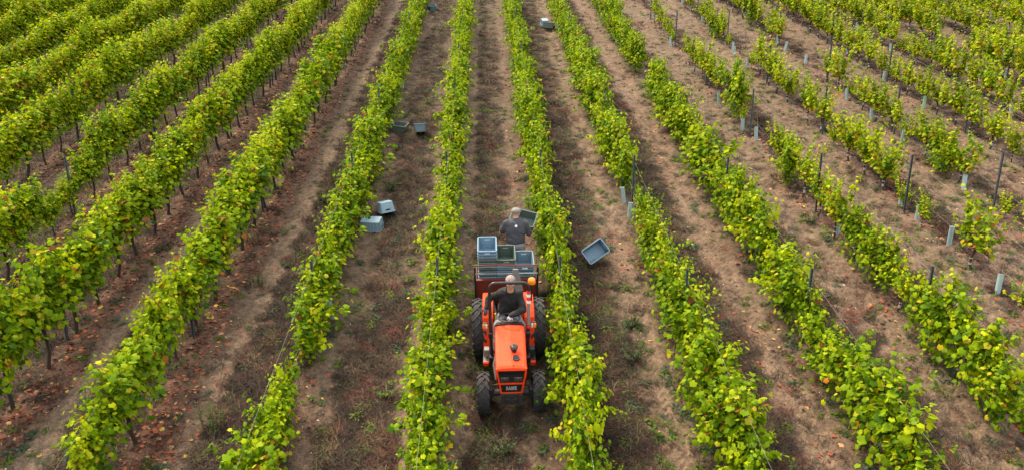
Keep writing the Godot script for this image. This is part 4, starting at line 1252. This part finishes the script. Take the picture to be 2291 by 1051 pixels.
func build_walker():
	var at := G(0.56, 12.80)
	var o := thing("person", Transform3D(Basis.IDENTITY, at), "man in dark t-shirt and grey flat cap lifting a crate behind the carrier", "person")
	var hm := Vector3(0.015, 1.635, -0.05)
	var turn := Basis.from_euler(Vector3(0.15, PI - 0.45, 0.0))
	var neck := Vector3(0.0, 1.50, -0.01)
	var chest := Vector3(0.0, 1.26, 0.0)
	var hip := Vector3(0.0, 0.96, 0.0)
	var ls := Vector3(-0.195, 1.415, -0.01)
	var le := Vector3(-0.315, 1.20, -0.14)
	var lh := Vector3(-0.20, 1.34, -0.36)
	var rs := Vector3(0.195, 1.405, -0.01)
	var re := Vector3(0.325, 1.14, -0.06)
	var rh := Vector3(0.40, 1.16, -0.33)
	var body := MB.new()
	var bb := Blob.new(Vector3(-0.48, -0.02, -0.50), Vector3(0.55, 1.62, 0.28), 0.02)
	bb.cap(neck, hm + Vector3(0, -0.07, 0.02), 0.060, 0.056)
	bb.chain([neck + Vector3(0, -0.07, 0), chest, hip], [0.09, 0.135, 0.13], 0.06)
	bb.chain([ls, le, lh], [0.058, 0.045, 0.031]); bb.chain([rs, re, rh], [0.058, 0.045, 0.031])
	for s in [-1.0, 1.0]: bb.chain([hip + Vector3(s * 0.09, -0.04, 0), Vector3(s * 0.11, 0.50, -0.03), Vector3(s * 0.12, 0.09, 0.02)], [0.088, 0.058, 0.040])
	bb.build(body)
	head_mesh(body, hm, turn)
	hand(body, lh, Vector3(0.35, 0.1, -0.6), Vector3(0.6, 0.3, 0.3), 1.0, 1.0)
	hand(body, rh, Vector3(-0.1, 0.15, -0.7), Vector3(-0.8, 0.2, 0.0), 1.0, -1.0)
	part("body", body.mesh(M.skin), o)
	face_bits(o, hm, turn)
	part("cap", cap_mesh(hm, turn, M.cap_grey, true), o)
	var sh := MB.new()
	var sb := Blob.new(Vector3(-0.45, 0.84, -0.32), Vector3(0.45, 1.56, 0.28), 0.018)
	sb.cap(ls + Vector3(0.03, 0, 0), rs + Vector3(-0.03, 0, 0), 0.088, 0.088, 0.05)
	sb.ell(chest + Vector3(0, 0.02, 0), Vector3(0.232, 0.24, 0.150), 0.06)
	sb.ell(hip + Vector3(0, 0.10, 0), Vector3(0.205, 0.20, 0.150), 0.06)
	sb.cap(neck + Vector3(0, 0.0, 0.0), neck + Vector3(0, -0.08, 0), 0.074, 0.12, 0.05)
	sb.chain([ls, ls.lerp(le, 0.80)], [0.090, 0.074], 0.03); sb.chain([rs, rs.lerp(re, 0.80)], [0.090, 0.074], 0.03)
	for i in 6: sb.cap(Vector3(-0.16 + 0.02 * i, 0.98 + i * 0.06, 0.135), Vector3(0.12 + 0.012 * i, 1.06 + i * 0.045, 0.130), 0.010, 0.008, 0.03)
	sb.wrinkle(7, 4.5, 0.012)
	sb.cut(Vector3(0, 0.90, 0), Vector3(0.03, -1, 0))
	sb.build(sh)
	var shirt := part("t_shirt", sh.mesh(M.shirt), o)
	var em := MB.new()
	em.lathe([Vector2(0.0, 0.004), Vector2(0.028, 0.003), Vector2(0.030, -0.012)], Transform3D(Basis(Vector3.RIGHT, PI / 2 - 0.25), Vector3(0.005, 1.40, 0.148)), 18)
	part("round_emblem", em.mesh(M.white), shirt)
	var tr := MB.new()
	var tb := Blob.new(Vector3(-0.3, 0.02, -0.3), Vector3(0.3, 1.1, 0.28), 0.018)
	tb.ell(hip + Vector3(0, -0.03, 0.01), Vector3(0.185, 0.13, 0.145), 0.05)
	for s in [-1.0, 1.0]: tb.chain([hip + Vector3(s * 0.095, -0.06, 0.01), Vector3(s * 0.11, 0.50, -0.03), Vector3(s * 0.12, 0.10, 0.02)], [0.112, 0.084, 0.070])
	tb.wrinkle(4, 6.0, 0.012)
	tb.build(tr)
	part("trousers", tr.mesh(M.trouser), o)
	var bt := MB.new()
	for s in [-1.0, 1.0]:
		var b := Blob.new(Vector3(s * 0.12 - 0.1, -0.06, -0.24), Vector3(s * 0.12 + 0.1, 0.2, 0.14), 0.012)
		b.cap(Vector3(s * 0.12, 0.12, 0.02), Vector3(s * 0.12, 0.04, 0.025), 0.055, 0.05)
		b.cap(Vector3(s * 0.12, 0.03, 0.04), Vector3(s * 0.13, 0.02, -0.14), 0.046, 0.040)
		b.build(bt)
	part("boots", bt.mesh(M.boot), o)
	crate(Transform3D(Basis(Vector3.UP, -0.25) * Basis(Vector3.FORWARD, 0.20) * Basis(Vector3.RIGHT, 0.75) * Basis(Vector3.UP, PI / 2), at + Vector3(0.19, 1.30, -0.44)), "moss", "grey-green crate held up in the hands of the man in flat cap")

# ---------------------------------------------------------------- small growth and litter
func build_small():
	var r := RandomNumberGenerator.new()
	r.seed = 31
	# fallen vine leaves
	var lm := MB.new()
	leaf(lm, Vector3(0, 0.012, 0), Vector3(0, 1, 0), Vector3(0, 0, 1), 1.0, 0.28, Color(1, 1, 1))
	var fallen := []
	var fc := []
	var tufts := []
	var tc := []
	var clods := []
	var cc := []
	var greens := []
	var gc := []
	for i in 340000:
		var v := 6.6 + 37.0 * pow(r.randf(), 1.25)
		var u := r.randf_range(-1, 1) * (6.2 + v * 0.72)
		var a := r.randf()
		var b := r.randf()
		var yaw := r.randf() * TAU
		var cv := cover(u, v)
		if a < 0.34:
			if b < cv.litter * cv.litter * 2.4 + 0.012:
				var s := r.randf_range(0.035, 0.105)
				fallen.append(Transform3D(Basis.from_euler(Vector3(SLOPE + r.randfn(0, 0.35), yaw, r.randfn(0, 0.35))).scaled(Vector3.ONE * s), G(u, v) + Vector3(0, 0.012, 0)))
				var t := r.randf()
				fc.append(Color(0.30, 0.072, 0.030).lerp(Color(0.11, 0.034, 0.020), r.randf()) if t < 0.80 else (Color(0.36, 0.20, 0.10) if t < 0.95 else Color(0.45, 0.30, 0.05)))
		elif a < 0.62:
			if b < cv.dark * 1.0 + (0.018 if u < 1.3 else 0.06):
				var s := r.randf_range(0.5, 1.25)
				tufts.append(Transform3D((tilt * Basis(Vector3.UP, yaw)).scaled(Vector3(s, s * r.randf_range(0.4, 1.1), s)), G(u, v)))
				var t := r.randf()
				var patch := noise_b.get_noise_2d(u * 0.6 + 200.0, v * 0.6)
				tc.append(Color(0.042, 0.025, 0.016).lerp(Color(0.017, 0.010, 0.007), r.randf()) if t < 0.74 - patch * 0.5 else (Color(0.13, 0.088, 0.050) if t < 0.82 else (Color(0.115, 0.032, 0.022) if t < 0.93 else Color(0.075, 0.080, 0.026))))
		elif a < 0.84:
			if b < 0.35 + 0.5 * cv.pale:
				var s := r.randf_range(0.006, 0.022) * (1.0 if r.randf() < 0.93 else 2.0)
				clods.append(Transform3D(Basis.from_euler(Vector3(r.randf() * TAU, yaw, 0)).scaled(Vector3(s, s * 0.7, s * 1.2)), G(u, v)))
				var k := r.randf_range(0.55, 1.25)
				cc.append(Color(0.160, 0.106, 0.071) * k if r.randf() < 0.96 else Color(0.5, 0.46, 0.4))
		else:
			if b < cv.green * 0.75 + 0.012:
				var s := r.randf_range(0.35, 1.2)
				greens.append(Transform3D((tilt * Basis(Vector3.UP, yaw)).scaled(Vector3(s, s * r.randf_range(0.5, 1.0), s)), G(u, v)))
				var t := r.randf()
				gc.append(Color(0.075, 0.125, 0.026).lerp(Color(0.14, 0.19, 0.028), r.randf()) if t < 0.6 else Color(0.085, 0.125, 0.075))
	stuff("fallen_leaves", "orange and brown fallen vine leaves scattered under the rows", "leaf litter", lm.mesh(M.dry), fallen, fc)
	# a tuft of matted dead weeds
	var tm := MB.new()
	for i in 64:
		var an := r.randf() * TAU
		var d := Vector3(cos(an), 0, sin(an))
		var ln := r.randf_range(0.04, 0.15)
		var rise := absf(r.randfn(0.0, 0.7))
		var a2 := r.randf() * TAU
		var q := Vector3(cos(a2), 0, sin(a2)) * 0.17 * sqrt(r.randf())
		var tip := q + d * ln + Vector3(0, ln * rise, 0)
		var mid := q + d * ln * 0.5 + Vector3(r.randfn(0, 0.012), ln * rise * 0.7 + 0.012, r.randfn(0, 0.012))
		var sd := Vector3(-d.z, 0, d.x) * r.randf_range(0.002, 0.0045)
		var k := r.randf_range(0.5, 1.5)
		tm.col = Color(k, k * r.randf_range(0.88, 1.05), k * 0.95)
		var nn := (Vector3.UP + d * r.randfn(0, 0.6)).normalized()
		tm.tri(q - sd, q + sd, mid + sd, nn, nn, nn); tm.tri(q - sd, mid + sd, mid - sd, nn, nn, nn); tm.tri(mid - sd, mid + sd, tip, nn, nn, nn)
	stuff("dead_weeds", "matted dark brown dead weeds along the lanes", "dead weeds", tm.mesh(M.dry), tufts, tc)
	var cm := MB.new()
	var ico := []
	for i in 6: ico.append([Vector3.RIGHT, Vector3.BACK, Vector3.LEFT, Vector3.FORWARD, Vector3.UP, Vector3.DOWN][i] * r.randf_range(0.75, 1.15))
	for i in 4:
		for e in [4, 5]:
			var m1: Vector3 = (ico[i] + ico[(i + 1) % 4] + ico[e]) * 0.42
			for f in [[i, (i + 1) % 4], [(i + 1) % 4, e], [e, i]]: cm.flat(ico[f[0]], ico[f[1]], m1, Vector3.ZERO)
	stuff("soil_clods", "small crumbs of sandy soil and pebbles", "soil crumbs", cm.mesh(M.dry), clods, cc)
	var gm := MB.new()
	for i in 26:
		var an := r.randf() * TAU
		var d := Vector3(cos(an), 0, sin(an))
		var q := d * r.randf_range(0.01, 0.13) + Vector3(0, r.randf_range(0.01, 0.09), 0)
		var nn := (Vector3.UP + d * r.randf_range(0.0, 0.9)).normalized()
		var s := r.randf_range(0.02, 0.045)
		var y := (d - nn * d.dot(nn)).normalized()
		var x := y.cross(nn)
		var k := r.randf_range(0.65, 1.3)
		gm.col = Color(k, k, k)
		gm.tri(q - y * s, q + x * s * 0.5, q + y * s * 1.3, nn, nn, nn); gm.tri(q - y * s, q + y * s * 1.3, q - x * s * 0.5, nn, nn, nn)
	stuff("low_weeds", "low green weeds growing in patches on the soil", "weeds", gm.mesh(M.leaf), greens, gc)
	# larger weeds one can pick out
	for e in [[-2.83, 17.55, 0.30, 0, "grey-green bushy weed behind the two upturned crates left of tractor"], [-4.55, 18.1, 0.42, 1, "bushy weed clump beside second row left, farther of two clumps"], [-4.6, 16.9, 0.36, 1, "bushy weed clump beside second row left, nearer of two clumps"],
		[-4.85, 8.6, 0.50, 1, "tall upright green weed stalks near bottom edge left of second row"], [6.95, 13.9, 0.30, 0, "round grey-green weed beside the third row right of tractor"], [2.9, 11.2, 0.28, 0, "small bluish weed in lane right of tractor, nearest to tossed crate"],
		[2.75, 10.2, 0.30, 0, "low bluish weed in lane between first and second rows right"], [-5.3, 13.0, 0.26, 1, "single upright weed amid dead growth left of second row"], [-2.0, 9.4, 0.26, 2, "flat leafy rosette weed in lane left of tractor"], [0.1, 7.9, 0.30, 0, "dark green weed clump in front of the tractor near bottom edge"],
		[3.0, 8.2, 0.30, 2, "broad leafy weed right of first row near the bottom edge"], [8.3, 15.2, 0.22, 0, "small weed cushion between third and fourth rows right"]]:
		var w := MB.new()
		var h: float = e[2]
		var base := Color(0.075, 0.105, 0.050) if e[3] == 0 else (Color(0.070, 0.105, 0.032) if e[3] == 1 else Color(0.09, 0.15, 0.03))
		var stalks: int = [34, 16, 11][e[3]]
		for i in stalks:
			var an := r.randf() * TAU
			var lean: float = [r.randf_range(0.2, 1.2), r.randf_range(0.0, 0.35), r.randf_range(1.0, 2.2)][e[3]]
			var d := Vector3(cos(an) * lean, 1.0, sin(an) * lean).normalized()
			var q0 := Vector3(cos(an), 0, sin(an)) * r.randf_range(0.0, 0.10 if e[3] != 1 else 0.20)
			var ln := h * r.randf_range(0.6, 1.15)
			w.col = base * 0.8
			w.tube([q0 - d * 0.03, q0 + d * ln], [0.004, 0.002], 3, false)
			for j in int(ln / 0.022):
				var at := q0 + d * ln * r.randf()
				var a2 := r.randf() * TAU
				var od := Vector3(cos(a2), r.randf_range(0.1, 0.9), sin(a2)).normalized()
				var nn := Vector3(r.randfn(0, 0.4), 1, r.randfn(0, 0.4)).normalized()
				var x := od.cross(nn).normalized()
				var s := r.randf_range(0.03, 0.065) * (1.5 if e[3] == 2 else 1.0)
				var k := r.randf_range(0.7, 1.4)
				w.col = Color(base.r * k, base.g * k, base.b * k)
				w.tri(at, at + od * s * 0.5 + x * s * 0.22, at + od * s, nn, nn, nn); w.tri(at, at + od * s, at + od * s * 0.5 - x * s * 0.22, nn, nn, nn)
		var o := thing("weed_plant", Transform3D(Basis.IDENTITY, G(e[0], e[1])), e[4], "weed", "larger weeds in the lanes")
		part("foliage", w.mesh(M.leaf), o)

# ---------------------------------------------------------------- 
func _ready():
	# camera
	var th := atan(925.0 / 1540.0)
	var ps := atan(65.5 / 1540.0 * cos(th))
	var toworld := func(q: Vector3) -> Vector3: return Vector3(q.x, q.y * SA + q.z * CA, -q.y * CA + q.z * SA)
	var fwd: Vector3 = toworld.call(Vector3(sin(ps) * cos(th), cos(ps) * cos(th), -sin(th)))
	var right: Vector3 = toworld.call(Vector3(cos(ps), -sin(ps), 0))
	var cam := Camera3D.new()
	cam.name = "camera"
	cam_t = Transform3D(Basis(right, right.cross(fwd), -fwd), toworld.call(Vector3(0, 0, 9.0)))
	cam.transform = cam_t
	cam.fov = rad_to_deg(2.0 * atan(tan_v))
	cam.near = 0.1; cam.far = 1500.0
	add_child(cam)
	cam.current = true
	# sky and light: bright cloud cover, the sun behind it to the upper left
	var env := Environment.new()
	env.background_mode = Environment.BG_SKY
	var sm := ProceduralSkyMaterial.new()
	sm.sky_top_color = Color(1.0, 0.995, 0.98)
	sm.sky_horizon_color = Color(0.74, 0.735, 0.73)
	sm.ground_bottom_color = Color(0.36, 0.33, 0.30)
	sm.ground_horizon_color = Color(0.62, 0.62, 0.60)
	sm.sky_curve = 0.45
	sm.sun_angle_max = 1.0
	var sky := Sky.new()
	sky.sky_material = sm
	env.sky = sky
	env.background_energy_multiplier = 0.46
	env.tonemap_mode = Environment.TONE_MAPPER_LINEAR
	env.tonemap_exposure = 5.3
	env.sdfgi_enabled = true; env.ssao_enabled = true; env.ssil_enabled = true
	var we := WorldEnvironment.new()
	we.environment = env
	add_child(we)
	var sun := DirectionalLight3D.new()
	sun.name = "sun"
	sun.light_energy = 0.5
	sun.light_angular_distance = 22.0
	sun.light_color = Color(1.0, 0.92, 0.80)
	sun.shadow_enabled = true
	add_child(sun)
	sun.look_at_from_position(Vector3(-4.0, 9.0, -4.0), Vector3.ZERO)
	# ground
	for e in [[noise_a, 11, 0.55, 3], [noise_b, 12, 1.6, 3], [noise_c, 13, 5.5, 3], [noise_d, 14, 14.0, 2]]:
		e[0].seed = e[1]; e[0].frequency = e[2]; e[0].fractal_octaves = e[3]
	noise_e.seed = 15; noise_e.frequency = 1.3; noise_e.fractal_octaves = 3; noise_e.fractal_type = FastNoiseLite.FRACTAL_RIDGED
	materials()
	build_ground()
	print("ground ", Time.get_ticks_msec())
	build_vines()
	print("vines ", Time.get_ticks_msec())
	build_posts()
	build_shelters()
	build_crates()
	build_tractor()
	print("tractor ", Time.get_ticks_msec())
	build_driver()
	build_walker()
	print("people ", Time.get_ticks_msec())
	build_small()
	print("small ", Time.get_ticks_msec())
